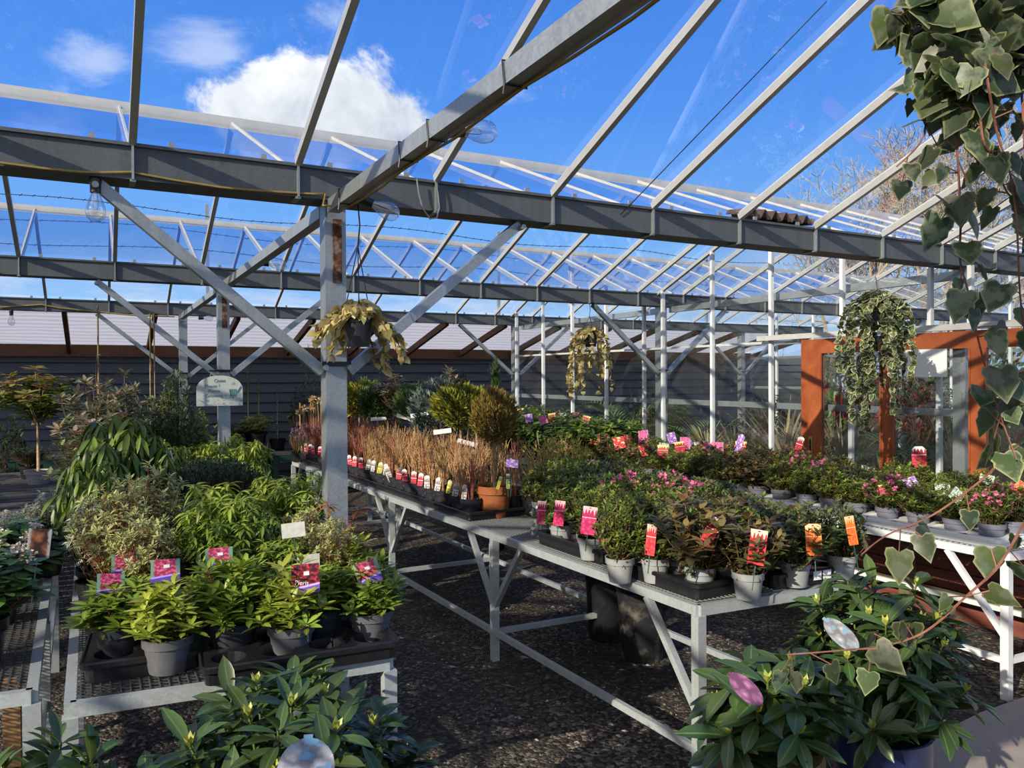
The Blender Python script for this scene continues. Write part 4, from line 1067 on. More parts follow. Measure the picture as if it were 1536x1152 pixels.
card_px(r, 463, 846, D, 'rect', .072, .062, 'card_grey', .0, -.1, .15)
r, D = pot2(556, 962, 'pieris', 'pieris in a grey pot at the right end of the long tray', GP, 4, 838, 140)
card_px(r, 557, 858, D-.03, 'rect', .080, .075, 'card_pieris', -.32, -.1, -.1, sticker=True)
r, D = pot2(520, 925, 'pieris_lime', 'pieris with coppery new tips at the right edge of the front bench', DP, 2, 800, 120)
g = gen('pieris_lime', 2); lv = LV(); rg = random.Random(5)
for (dx, dy, dz) in ((.06, -.02, g['H']+.06), (-.05, .0, g['H']+.03), (.0, .05, g['H']+.0)):
    whorl(lv, rg, Vector((dx, dy, dz)), Vector((0, 0, 1)), 12, .055, .014, 10, .6)
r['_t'] = 1; put('young_leaves', lv.mesh('young_leaves', 'droop', 'leaf_bronze_tip'), r, (0, 0, r['_ph']))
card_px(r, 513, 818, D-.02, 'rect', .07, .03, 'card_lilac_flower', -.7, -.2, .2)
r, D = pot2(425, 938, 'pieris_dark', 'green pieris with a pale grey card on a tall green stake', DP, 0, 800, 130)
card_px(r, 441, 795, D-.05, 'rect', .078, .050, 'card_grey', -.08, -.1, .0)
r, D = pot2(318, 945, 'pieris', 'leafy pieris in a dark pot midway along the front bench', DP, 5, 845, 120)
# mounds behind
BPT = ('black_plastic', .085, .13)
def m2(kind, px, Y, top, w, label, v=0, pot=BPT, **kw):
    while at_y(px, 600, Y).x < 0.0: px += 2
    return px_plant(kind, px, Y, TB, top, w, label, v=v, pot=pot, **kw)
m2('varieg', 172, 3.15, 712, 140, 'big cream-edged variegated shrub at the left of the front bench', 0)
m2('varieg', 228, 3.3, 698, 130, 'big cream-edged variegated shrub right of its bushy twin', 1)
m2('varieg', 215, 2.95, 758, 110, 'low cream-edged shrub in front of the two big variegated ones', 2)
m2('white_varieg', 120, 3.25, 740, 110, 'pale white-edged shrub at the left edge of the front bench', 0)
m2('pieris_big', 318, 3.05, 712, 135, 'lime green narrow-leaved pieris mound left of centre on front bench', 0)
m2('pieris_dark', 362, 2.9, 735, 120, 'dark green narrow-leaved pieris before the lime mound', 1)
m2('pieris_big', 405, 3.45, 706, 115, 'upright lime pieris in the middle of the front bench', 1)
m2('pieris_big', 455, 3.3, 704, 120, 'upright lime pieris just left of the nearest post', 2)
m2('varieg', 462, 2.88, 752, 105, 'variegated pieris in front of the nearest post', 3)
m2('varieg', 496, 2.72, 770, 85, 'small variegated pieris at the right edge by the post', 4)
m2('pieris_dark', 290, 3.5, 726, 90, 'shaded green pieris behind the lime mound', 2)
for k, (px, Y) in enumerate(((285, 4.1), (322, 4.2), (356, 4.3), (300, 4.6), (340, 4.7))):
    m2('hedge', px, Y, 693-(8 if Y > 4.5 else 0), 78, 'clipped dark green small-leaved plant, '+ordinal(k)+' of the flat hedge-like block', k % 2, group='flat-topped dark plants on the front bench')
for k, (px, Y) in enumerate(((258, 5.1), (292, 5.3), (325, 5.2), (358, 5.4), (378, 5.1))):
    m2('low_lime', px, Y, 655+(6 if k % 2 else 0), 62, 'low lime green pieris, '+ordinal(k)+' from left in the row behind the dark block', k % 3, group='low lime plants before the sign post')
m2('low_lime', 352, 5.75, 645, 40, 'lime pieris shoot standing highest in front of the sign post', 1)
m2('pieris_droop', 165, 4.0, 596, 150, 'tall pieris with drooping dark leaves at centre left', 0)
m2('pieris_droop', 212, 3.95, 620, 120, 'drooping pieris to the right of the tallest drooping one', 1)
m2('pieris_droop', 116, 3.8, 635, 125, 'drooping pieris to the left of the tallest drooping one', 2)
m2('pieris_droop', 105, 3.5, 690, 110, 'low drooping dark pieris at the left edge of the bench', 3)
r = m2('pieris_droop', 150, 3.45, 690, 90, 'low drooping pieris with lime tips in front of the tall ones', 1)
r = m2('pieris_dark', 222, 4.4, 668, 90, 'green pieris with a small white card behind the variegated shrubs', 0)
card_px(r, 246, 686, depth((.2, 4.3, 1)), 'rect', .09, .045, 'paper', -.25, -.2, .1)
TP = ('black_plastic', .1, .16)
for k, (kind, px, Y, top, w, lab) in enumerate((('leucothoe', 104, 5.25, 556, 150, 'leaning shrub with pinkish tips at upper left'), ('leucothoe', 140, 5.5, 556, 130, 'shrub with pinkish tips beside the tall cane'), ('leucothoe', 186, 5.3, 553, 110, 'tall shrub with a pink-tipped spire right of the cane'), ('leucothoe', 122, 4.9, 600, 140, 'reddish shrub low behind the drooping pieris'),
        ('tall', 262, 5.5, 558, 84, 'tall narrow-leaved dark shrub left of the sign'), ('tall', 286, 5.8, 612, 70, 'tall dark shrub nearest to the sign'), ('tall', 232, 5.7, 590, 80, 'tall dark shrub behind the thin canes'), ('red_shrub', 84, 5.05, 632, 100, 'dark red-leaved shrub under the pink-tipped ones'))):
    m2(kind, px, Y, top, w, lab, k, TP)
px_plant('climber', 148, 6.0, TB, 455, 40, 'climber on a single tall bamboo cane at left', pot=TP)
px_plant('climber_pair', 229, 5.95, TB, 468, 34, 'climber with heart-shaped leaves on a pair of thin canes', pot=TP)
# left-edge bench
VP = ('black_plastic', .085, .15)
for k, (px, py, kind, top, w, lab) in enumerate(((18, 995, 'viburnum', 820, 190, 'white-flowered viburnum in a black pot at the bottom of the left bench'), (66, 925, 'viburnum', 776, 185, 'white-flowered viburnum with a picture card of an old photo'), (8, 905, 'viburnum', 770, 120, 'white-flowered viburnum at the very left edge'), (50, 870, 'viburnum', 765, 110, 'pale pink-budded viburnum behind the carded one'), (88, 860, 'white_varieg', 735, 100, 'pale variegated shrub at the far end of the left bench'))):
    q = at_z(px, py, TB); D = depth((q.x, q.y, 1.1))
    r = plant(kind, (min(q.x, -.33) if k < 4 else q.x-.05, q.y, TB), lab, v=k, pot=VP, top=EYE-(top-568)/FPX*D, width=w/FPX*D)
    if k == 1: card_px(r, 56, 815, D-.16, 'rect', .072, .10, 'card_coffee', .2, -.3, .25)
# far-left bench
for k, (kind, x, y, sz, lab, pt) in enumerate((('photinia', -.46, 7.9, .94, 'standard photinia with green and red leaves on a pale stem', ('pale_pot', .11, .12)), ('agave', -.78, 6.9, 1.0, 'spiky green plant in a blue pot at far left', ('blue_pot', .13, .14)), ('primula_red', -.95, 6.35, 1.0, 'red-flowered plant at the left edge of the picture', ('black_plastic', .09, .1)),
        ('primula_red', -1.05, 5.9, 1.0, 'small leafy plant with red flowers in the left corner', ('black_plastic', .09, .1)), ('hedge', -.72, 5.75, .5, 'low dark plant with a white tag on the slatted bench', ('black_plastic', .09, .1)), ('grass', -1.25, 7.5, .7, 'tuft of pale grass on the slatted bench', ('black_plastic', .1, .12)), ('hedge', -.55, 8.4, .7, 'low dark bush behind the standard photinia', ('black_plastic', .1, .12)))):
    r = plant(kind, (x, y, .684), lab, v=k, pot=pt, sz=sz, sxy=1.3 if k == 0 else 1.0)
    if k == 4: add_card(r, (-.04, -.08, .13), 'oct', .05, .05, 'paper', face_cam((x, y, 0)), -.1, stake=.05)
root = empty('round_table', (-1.28, 8.5, .684)); tag(root, 'small round white-topped display stand at far left', 'stand')
MB().lathe([(0, .20), (.16, .20), (.165, .206), (.165, .215), (.16, .22), (0, .22)], 28).build('table_top', MT['white_plastic'], root, smooth=True)
for k in range(3): a = k*2.1; MB().bar((.12*math.cos(a), .12*math.sin(a), .2), (.14*math.cos(a), .14*math.sin(a), 0), .012, .012).build('leg', MT['bench_steel'], root)

# ================================================================== long bench
def onT1(u, v, z=TB): q = t1(u, v); return Vector((q.x, q.y, z))
VT0 = at_z(735, 778, TZ).y-c0.y          # where the twig trays begin
nrow = 29; row = (L1-VT0)/nrow
for i in range(10):
    v = VT0+row*(i*2.9+1.45)
    p = onT1(.32, v); tray('carry', p, math.atan2(T1[2][1]-T1[0][1], T1[2][0]-T1[0][0])-PI/2, 'black carrying tray under the bare twiggy plants, '+ordinal(i)+' from the near end', 'trays under the twiggy plants')
lab_m = ['card_label_white', 'card_label_red', 'card_label_red', 'card_label_green', 'card_label_white', 'card_label_white', 'card_label_red', 'card_label_green', 'card_label_red', 'card_label_white', 'card_label_yellow', 'card_label_green']
for j in range(nrow):
    for i in range(4):
        u = .095+.150*i+random.gauss(0, .006); v = VT0+row*(j+.5)
        p = onT1(u, v, TB+.008)
        red = j > 16 and i < 3
        r = plant('twig_red' if red or (i+j) % 5 == 0 else 'twig', p, 'bare-stemmed black-potted plant, row '+str(j+1)+' of twig block, '+['at aisle edge', 'second from aisle', 'third from aisle', 'farthest from aisle'][i], 'bare-stemmed plant', 'bare twiggy plants in trays on the long bench', (i*3+j) % 5, ('dark_pot', .068, .115), sxy=1.0+.2*random.random(), sz=.78+.35*random.random(), name='bare_twig_plant')
        if i == 0 or random.random() < .22:
            off = -.05 if i == 0 else -.02
            add_card(r, (off, -.015+.02*random.random(), .075), 'label', .040, .125, lab_m[(j*5+i*3+j//3) % 12], face_cam(p)+random.gauss(-.3, .3), -.18, random.gauss(0, .14))
# terracotta pot with its clipped conifer
q = at_z(754, 778, TB)
r = plant('ball_bronze', (q.x, q.y+.11, TB), 'round clipped conifer standard in a terracotta pot on the long bench', v=0, pot=('terracotta', .115, .195), sxy=.84, top=EYE-(582-565)/FPX*depth((q.x, q.y+.1, 1)), name='conifer_standard')
D = depth((q.x, q.y, 1)); card_px(r, 768, 695, D-.08, 'rect', .075, .05, 'card_lilac_flower', .1, -.4, .1); card_px(r, 762, 722, D-.06, 'rect', .022, .09, 'card_label_green', .0, -.1, .1)
card_px(r, 746, 724, D-.05, 'rect', .02, .08, 'card_label_yellow', .3, -.1, .1); card_px(r, 664, 647, D+.2, 'rect', .115, .030, 'paper', -.12, .1, .0, stake=False, name='loop_label')
# standards and bushes along the far edge of the long bench
top_list = [('ball_gold', 690, 5.35, 578, 80, 'golden clipped conifer left of the terracotta-pot standard'), ('ball_green', 716, 5.75, 585, 70, 'green conifer behind the golden one near the terracotta pot'),
            ('cone_blue', 655, 6.0, 572, 78, 'blue-grey conifer on the long bench'), ('leucothoe', 665, 6.5, 556, 80, 'red-tipped shrub standing above the blue-grey conifer'),
            ('ball_green', 622, 6.4, 580, 60, 'dark green conifer left of the blue-grey one'), ('photinia_ball', 594, 6.9, 560, 66, 'dark reddish clipped standard on a thin stem'),
            ('ball_green', 566, 7.3, 580, 56, 'green clipped standard behind the twig trays'), ('ball_gold', 540, 7.6, 576, 66, 'golden green clipped standard beside the nearest post'), ('red_shrub', 520, 7.9, 575, 40, 'reddish shrub just right of the nearest post'), ('ball_green', 552, 8.1, 572, 50, 'small green standard in the far row by the post')]
for k, (kind, px, Y, top, w, lab) in enumerate(top_list):
    r = px_plant(kind, px, Y, TB, top-4, w*1.22, lab, v=k, pot=('black_plastic', .10, .15), name='conifer_standard' if 'ball' in kind or 'cone' in kind else 'potted_shrub')
    if k in (0, 2, 4, 6, 7):
        D = depth((r.location.x, Y, 1)); px2, py2 = {0: (700, 664), 2: (630, 622), 4: (607, 626), 6: (568, 628), 7: (574, 648)}[k]
        card_px(r, px2, py2, D-.12, 'rect', .15, .034, 'paper', random.gauss(0, .25), -.4, .1, stake=False, name='loop_label')
r = px_plant('cone_green', 744, 6.4, 0, 545, 52, 'tall loose green shrub behind the clipped conifers', v=1, pot=('black_plastic', .1, .15))
r = px_plant('grey_shrub', 738, 7.0, 0, 538, 50, 'tall grey-green shrub at the end of the lean-to', v=1, pot=('black_plastic', .1, .15))
for k, (px, Y) in enumerate(((488, 8.2), (470, 8.5), (450, 8.35), (502, 8.1))):
    px_plant('allium', px, Y, TB, 598+k*3, 40, 'dried seed heads on upright canes, '+ordinal(k)+' clump at the far bench end', v=k, pot=('black_plastic', .08, .12), group='dried seed heads behind the nearest post')
for k, (px, Y) in enumerate(((458, 8.0), (446, 8.15), (468, 7.85))):
    px_plant('heather', px, Y, TB, 636, 34, 'low purple-flowered plant at the far end, '+ordinal(k)+' by the seed heads', v=k, pot=('black_plastic', .07, .1), group='purple low plants at the far bench end')
# leafy twigs behind the terracotta pot
for k, (px, Y, top) in enumerate(((800, 4.25, 660), (832, 4.35, 656), (862, 4.3, 664), (815, 4.7, 655), (848, 4.85, 652))):
    r = px_plant('twig_leafy', px, Y, TB, top, 62, 'twiggy yellow-leaved shrub, '+ordinal(k)+' of the clump right of the terracotta pot', v=k, pot=('black_plastic', .085, .13), group='twiggy shrubs right of the terracotta pot', name='twiggy_shrub')
    add_card(r, (-.05, -.06, .10), 'label', .045, .12, 'card_label_white', face_cam(r.location), -.15, random.gauss(0, .12))

# near end of the long bench: azaleas in pale pots
PP = ('pale_pot', .063, .105)
rz1 = math.atan2(T1[1][1]-T1[0][1], T1[1][0]-T1[0][0]); rzl = math.atan2(T1[2][1]-T1[0][1], T1[2][0]-T1[0][0])-PI/2
q = at_z(1025, 893, TB); p = onT1(.175, .33); tray('long', (p.x, p.y, TB), rzl+PI/2, 'black tray at the near corner of the long bench', sc=1.0)
p = onT1(.60, .155); tray('six', (p.x, p.y, TB), rz1, 'black tray with two white labels at the near right of the long bench', sc=.98)
p = onT1(.20, .98); tray('long', (p.x, p.y, TB), rzl+PI/2, 'black tray under the pink-carded azaleas on the long bench', sc=1.0)
def az(px, py, kind, lab, v, card=None, top=None, width=None, pot=PP, z=None):
    q = at_z(px, py, z or PB); D = depth((q.x, q.y, 1.0))
    r = plant(kind, (q.x, q.y, z or PB), lab, 'azalea', None, v, pot, top=EYE-(top-564)/FPX*D if top else None, width=width/FPX*D if width else None, rz=v*1.1, name='potted_azalea')
    if card:
        m, cx, cy, w, h, lean = card[:6]
        card_px(r, cx, cy, D-.115, 'rect', w, h, m, lean, -.12, card[6] if len(card) > 6 else .0, hole=True, stake=True)
    return r
az(1050, 888, 'azalea_bronze', 'bronze-leaved azalea in a pale grey pot at the near corner', 0, ('card_red', 1056, 795, .046, .115, .5), 745, 185)
az(1122, 897, 'azalea_bronze', 'bronze azalea with a large upright red card, bench front edge', 1, ('card_red', 1133, 821, .062, .132, .12), 770, 140, z=TB)
az(1193, 878, 'azalea_dark', 'dark-leaved azalea with a wide orange card', 2, ('card_orange', 1222, 810, .060, .125, -.06), 755, 150)
az(1262, 868, 'azalea_dark', 'dark azalea with a narrow orange card at the right corner', 3, ('card_orange', 1281, 796, .040, .118, -.13, .5), 752, 100)
az(983, 872, 'azalea', 'green azalea in a pale pot with a narrow red card', 4, ('card_red', 974, 810, .042, .125, .06, -.4), 780, 120)
az(930, 872, 'azalea', 'tall lime green azalea in a pale pot on the bench edge', 5, None, 742, 100, z=TB)
az(886, 838, 'azalea_bronze', 'small azalea in a pale pot with two pink cards', 2, ('card_pink', 881, 781, .066, .128, .12), 775, 70)
card_px(bpy.data.objects['potted_azalea.006'] if 'potted_azalea.006' in bpy.data.objects else r, 905, 793, depth(at_z(886, 838, PB))-.07, 'rect', .052, .128, 'card_pink', .05, -.1, -.2, hole=True)
az(842, 816, 'azalea', 'small azalea in a pale pot with an upright pink card', 7, ('card_pink', 837, 770, .052, .125, .10), 765, 70)
az(818, 805, 'azalea', 'leftmost azalea of the near group with a narrow pink card', 8, ('card_pink', 811, 769, .046, .120, .03, -.3), 770, 55)
rg = random.Random(21); n = 0
for j in range(13):
    for i in range(6):
        u, v = .20+.122*i+rg.gauss(0, .008), .20+.135*j+rg.gauss(0, .008)
        p = onT1(u, v, PB)
        if u > .82 or (i == 0 and j < 1) or (j > 9 and i < 2): continue
        near = [o for o in bpy.data.objects if o.name.startswith('potted_azalea') and o.type == 'EMPTY' and (Vector(o.location)-p).length < .105]
        if near: continue
        f = u*.9+v*.25
        kind = 'azalea' if (v > .55 and u < .5) or rg.random() < .25 else ('azalea_bronze' if v < .55 and rg.random() < .55 else 'azalea_dark')
        if (i, j) in ((3, 5), (4, 4), (2, 6), (4, 6)): kind = 'azalea_pink'
        r = plant(kind, p, {'azalea': 'green azalea', 'azalea_bronze': 'bronze azalea', 'azalea_dark': 'dark-leaved azalea', 'azalea_pink': 'pink-flowering azalea'}[kind]+' on the long bench, row '+str(j+1)+' from near end, '+ordinal(i)+' from aisle', 'azalea', 'azaleas at the near end of the long bench', (i+j*2) % 6, PP, sxy=1.15+.25*rg.random(), sz=1.0+.4*rg.random()+.03*j, name='potted_azalea')
        if rg.random() < .22: add_card(r, (.02, -.03, .19), 'rect', .045, .03, 'paper', face_cam(p)+rg.gauss(0, .4), -.5, rg.gauss(0, .2), stake=.07)
for o in bpy.data.objects:
    if o.name.startswith('plant_tray') and 'two white labels' in o.get('label', ''):
        for k in (0, 1): MB().box((.03+.055*k, -.149, .04), (.045, .002, .036)).build('price_label', MT['paper'], o)
# crumpled clear wrap
rg = random.Random(4); b = MB(); q = at_z(800, 803, TB)
for i in range(7):
    for j in range(9): b.v.append((-.03+.06*i/6+rg.gauss(0, .012), rg.gauss(0, .018), .0+.17*j/8*(1-.1*abs(i-3)/3)+rg.random()*.004))
for i in range(6):
    for j in range(8): a = i*9+j; b.f.append((a, a+9, a+10, a+1))
b.m = [0]*len(b.f)
tag(b.build('plastic_wrap', MT['white_plastic'], None, (q.x+.02, q.y, TB+.003)), 'crumpled white plastic wrap beside the leftmost azalea pot', 'plastic wrap')

# ================================================================== white-tray bench
NT4 = 11
for k in range(NT4):
    y = T4[0][1]+.24+k*.40; tray('white', (T4[0][0]+.425, y, TB), 0, 'white tray of azaleas before the glass, '+ordinal(k)+' from the near end', 'white trays on the bench by the glass')
fl_cards = ['card_salmon_flower', 'card_pink_flower', 'card_lilac_flower', 'card_white_flower', 'card_red_flower', 'card_yellow_head', 'card_pink_flower', 'card_lilac_flower', 'card_white_flower']
SP = ('slate_pot', .066, .10)
rg = random.Random(8)
for j in range(19):
    for i in range(4):
        x = T4[0][0]+.125+.195*i; y = T4[0][1]+.14+.20*j
        if rg.random() < .10 and i in (1, 2): continue
        kind = ['azalea', 'azalea', 'azalea_dark', 'azalea_bronze', 'azalea'][int(rg.random()*5)] if j > 7 else ['azalea', 'azalea', 'azalea_dark', 'azalea_pink'][int(rg.random()*4)]
        p = Vector((x+rg.gauss(0, .008), y+rg.gauss(0, .008), TB+.008))
        r = plant(kind, p, 'grey-potted azalea on white trays, row '+str(j+1)+' from near end, '+['at aisle edge', 'second from aisle', 'third from aisle', 'nearest glass'][i], 'azalea', 'azaleas in white trays by the glass', (i*2+j) % 6, SP, sxy=1.0+.35*rg.random(), sz=.9+.45*rg.random(), name='potted_azalea')
        if rg.random() < (.5 if j < 12 else .7):
            far = j >= 12
            m = fl_cards[int(rg.random()*9)] if not far else ['card_lilac_flower', 'card_pink_flower', 'card_yellow_head', 'card_white_flower', 'card_red_flower', 'card_pink_flower'][int(rg.random()*6)]
            w = .075+.02*rg.random()
            add_card(r, (-.03+rg.gauss(0, .02), -.04, (.20 if far else .17)+.05*rg.random()), 'rect', w, w*(1.25 if far else .8), m, face_cam(p)+rg.gauss(.15, .4), -.45+rg.gauss(0, .15), rg.gauss(0, .3), stake=.12)
        if (i, j) == (3, 4): add_card(r, (.0, .0, .27), 'oct', .085, .135, 'card_label_red', face_cam(p)-.1, -.05, -.06, stake=.2)
        if (i, j) in ((3, 9), (2, 11)): add_card(r, (.0, .0, .26), 'label', .05, .15, 'card_label_red' if j == 9 else 'card_lilac_flower', face_cam(p), -.1, .3, stake=.2)
RP = ('black_plastic', .10, .16)
k = 0
for j in range(11):
    for i in range(3):
        p = Vector((T4[0][0]+.13+.28*i, 6.15+.30*j, TB))
        r = plant('rhododendron' if False else 'rhodo_far', p, 'young rhododendron, row '+str(j+1)+' of the leafy block by the glass, '+['aisle side', 'middle', 'glass side'][i], 'rhododendron', 'young rhododendrons at the far end of the white bench', (i+j) % 5, RP, sxy=.85+.2*rg.random(), sz=.72+.2*rg.random(), name='young_rhododendron'); k += 1
        if rg.random() < .12: add_card(r, (-.12, -.1, .40), 'rect', .08, .09, fl_cards[int(rg.random()*9)], face_cam(p), -.3, rg.gauss(0, .2), stake=.25)

# ================================================================== floor plants in front
def floor_plant(kind, px, py, dist, lab, pot, v, sxy=1, sz=1, rz=0.0, name='rhododendron'):
    q = at_d(px, py, dist); return plant(kind, (q.x, q.y, pot[3] if len(pot) > 3 else .0), lab, 'rhododendron', None, v, pot[:3], sxy=sxy, sz=sz, rz=rz, name=name), q
r, q = floor_plant('rhodo_wide', 432, 1100, 1.80, 'dark green rhododendron with an oval white-flower card at bottom left', ('blue_pot', .16, .45), 0, 1.0, 1.06, .4)
c = card_px(r, 455, 1160, 1.42, 'oval', .105, .112, 'card_magnolia', .1, -.25, .05, stake=False, name='oval_card')
r, q = floor_plant('rhodo_low', 1152, 1100, 2.35, 'low rhododendron with fat yellow buds in a coir-topped pot', ('blue_pot', .15, .45), 0, 1.0, 1.05, 2.0)
b = MB(); b.lathe([(.152, .38), (.160, .41), (.164, .45), (.156, .468), (.10, .460), (0, .455)], 30); b.build('coir_mat', MT['coir'], r, smooth=True)
card_px(r, 1143, 1026, 2.17, 'oval', .055, .115, 'card_orchid', -.75, -.8, .5, stake=False, name='oval_card')
r, q = floor_plant('rhodo', 1318, 1040, 2.68, 'large bushy rhododendron in a blue pot beside the path', ('blue_pot', .17, .38), 2, 1.05, 1.22, .9)
card_px(r, 1287, 944, 2.36, 'oval', .060, .125, 'card_grey_photo', -.85, -.55, .3, stake=False, name='oval_card')
r, q = floor_plant('rhodo', 40, 1160, 1.62, 'rhododendron tips at the bottom left corner under the bench', ('blue_pot', .14, .34), 1, .72, 1.2, .9)

# ================================================================== hanging baskets
def basket(name, label, hook, pot_c, r, h, strands, leafL, mat, sh, seed, mound=60, leaf_step=.02, strand_len=(.2, .5), potm='black_plastic', out=.8, gap=False):
    root = empty(name, pot_c); tag(root, label, 'hanging basket'); rg = random.Random(seed)
    MB().lathe([(0, 0), (r*.72, 0), (r*.95, h*.8), (r, h*.82), (r*1.03, h), (r*.96, h), (r*.9, h*.8), (0, h*.78)], 24).build('basket_pot', MT[potm], root, smooth=True)
    hk = Vector(hook)-Vector(pot_c); top = Vector((hk.x*.6, hk.y*.6, min(h+.30, hk.z*.7)))
    w = MB()
    for k in range(3): a = k*2.1+.3; w.tube([(r*math.cos(a), r*math.sin(a), h), top], .0022, 4)
    w.tube([top, (top+hk)/2+Vector((.008, 0, 0)), hk], .003, 4); w.build('hanger', MT['wire'], root)
    lv = LV(); sb = MB()
    def leafat(p, d, s=1.0, tn=None):
        d = Vector(d); n = (Vector((0, 0, .5))+rnd_dir(rg)*.5+Vector((d.x, d.y, 0))*.6); 
        lv.add(p, (d*.6+Vector((0, 0, -.55))+rnd_dir(rg)*.35), n, leafL*s*(.7+.6*rg.random()), leafL*s*(.75+.5*rg.random()), rg.random() if tn is None else tn)
    for i in range(mound):
        a = rg.random()*6.28; rr = r*(.2+1.1*rg.random()); leafat(Vector((rr*math.cos(a), rr*math.sin(a), h+.01+.06*rg.random()*(1.3-rr/r*.6))), (math.cos(a), math.sin(a), .1))
    for i in range(strands):
        a = i*2.4+rg.random()*.4; L = strand_len[0]+(strand_len[1]-strand_len[0])*rg.random()
        if gap and abs((a-math.atan2(-pot_c[1], -pot_c[0])+PI) % (2*PI)-PI) < .62: continue
        d = Vector((math.cos(a), math.sin(a), 0)); p = d*r*.9+Vector((0, 0, h)); pts = [p]
        n = max(4, int(L/.03)); vel = d*out+Vector((0, 0, .5))
        for k in range(n):
            vel = (vel+Vector((0, 0, -.55))+rnd_dir(rg)*.22).normalized(); p = p+vel*L/n; pts.append(p)
            m = max(1, int(L/n/leaf_step))
            for q in range(m): leafat(p, rnd_dir(rg)+d*.5)
        sb.tube(pts, [.0022]*len(pts), 4, cap=False)
    sb.build('stems', MT['stem_ivy'], root); put('foliage', lv.mesh('foliage', 'ivy', mat), root)
    return root
p = at_y(537, 520, 3.0); basket('hanging_basket', 'yellow ivy in a black hanging pot beside the nearest post', at_y(590, 290, GY[1]+.02) if False else (p.x+.05, GY[1]+.03, ZB), (p.x, 3.0, p.z), .062, .115, 30, .040, 'leaf_ivy_yellow', 0, 5, 240, .012, (.08, .26), 'dark_pot', .8, True)
p = at_y(888, 520, GY[2]); basket('hanging_basket', 'small yellow trailing ivy in a pot under the middle gutter', (p.x, GY[2]+.04, ZB), (p.x, p.y+.04, p.z), .085, .13, 20, .05, 'leaf_ivy_yellow', 0, 6, 130, .022, (.15, .72), 'dark_pot')
p = at_y(1322, 478, GY[1]); basket('hanging_basket', 'long trailing variegated ivy hanging before the timber door', (p.x, GY[1]+.04, ZB), (p.x, GY[1]+.04, p.z), .060, .11, 38, .040, 'leaf_ivy_green', 0, 7, 200, .0085, (.10, .85), 'dark_pot', .2)
# big ivy close to the camera at the upper right, its trails drawn as real stems about a metre away
pc = at_d(1622, 60, .98)
root = empty('hanging_basket', (pc.x, pc.y, pc.z-.03)); tag(root, 'large ivy in a dark hanging pot close by at upper right', 'hanging basket')
MB().lathe([(0, 0), (.085, 0), (.10, .12), (.104, .125), (.107, .15), (.10, .15), (.095, .12), (0, .118)], 28).build('basket_pot', MT['blue_pot'], root, smooth=True)
w = MB()
for k in range(3): a = k*2.1; w.tube([(.10*math.cos(a), .10*math.sin(a), .15), (0, 0, .42)], .0025, 4)
w.tube([(0, 0, .42), (0, 0, ZB-pc.z+.15)], .003, 4); w.build('hanger', MT['wire'], root)
rg = random.Random(12); lv = LV(); sb = MB()
TR = [(1.0, [(1505, -30), (1465, -20), (1446, 40), (1444, 100), (1420, 130), (1392, 180), (1380, 215), (1345, 250)], .75),
      (1.0, [(1500, -30), (1430, -10), (1432, 110), (1436, 220), (1441, 330), (1440, 390), (1453, 440), (1470, 520), (1496, 610), (1525, 690)], .62),
      (.95, [(1510, -20), (1478, 10), (1475, 70), (1483, 130), (1496, 200), (1515, 260), (1525, 330), (1530, 440), (1540, 520)], .55),
      (.97, [(1500, 20), (1468, 100), (1470, 160), (1475, 210), (1495, 250), (1512, 290), (1545, 320)], .6),
      (1.0, [(1500, -20), (1400, -20), (1370, 0), (1356, 20), (1368, 34), (1385, 38)], .8),
      (1.02, [(1490, -20), (1420, 10), (1400, 70), (1392, 110), (1396, 150)], 1.1), (1.0, [(1490, -10), (1450, 20), (1430, 80), (1425, 140), (1428, 190)], 1.1),
      (.98, [(1500, 0), (1470, 40), (1455, 90), (1460, 150), (1466, 190), (1470, 240)], 1.0), (1.0, [(1520, 40), (1530, 110), (1536, 200), (1538, 300), (1534, 380)], .8),
      (1.05, [(1560, 560), (1540, 640), (1500, 692), (1470, 722), (1400, 772), (1330, 803), (1292, 832)], .4),
      (1.0, [(1560, 740), (1530, 796), (1495, 852), (1450, 894), (1390, 946), (1330, 968), (1258, 976), (1180, 982)], .34)]
for dist, pts, dens in TR:
    P = [at_d(x, y, dist+.02*math.sin(i*1.7))-root.location for i, (x, y) in enumerate(pts)]
    Q = []
    for i in range(len(P)-1):
        p0, p1, p2, p3 = P[max(0, i-1)], P[i], P[i+1], P[min(len(P)-1, i+2)]
        for k in range(6):
            t = k/6; Q.append(.5*((2*p1)+(p2-p0)*t+(2*p0-5*p1+4*p2-p3)*t*t+(3*p1-p0-3*p2+p3)*t**3))
    Q.append(P[-1]); sb.tube(Q, [.0019-.0009*i/len(Q) for i in range(len(Q))], 5, cap=False)
    L = sum((Q[i+1]-Q[i]).length for i in range(len(Q)-1)); n = int(L/.012*dens)
    for k in range(n):
        q = Q[int(rg.random()*(len(Q)-1))]; pd = rnd_dir(rg)*.028; e = q+pd+Vector((0, 0, -.004)); sb.tube([q, e], .0009, 3, cap=False)
        s = .6+.7*rg.random()**1.5; lv.add(e, Vector((pd.x*12, pd.y*12, -.55+.3*rg.gauss(0, 1))), rnd_dir(rg)*.6+Vector((-.35, -.5, .35)), .038*s, .038*s*(.7+.5*rg.random()), rg.random())
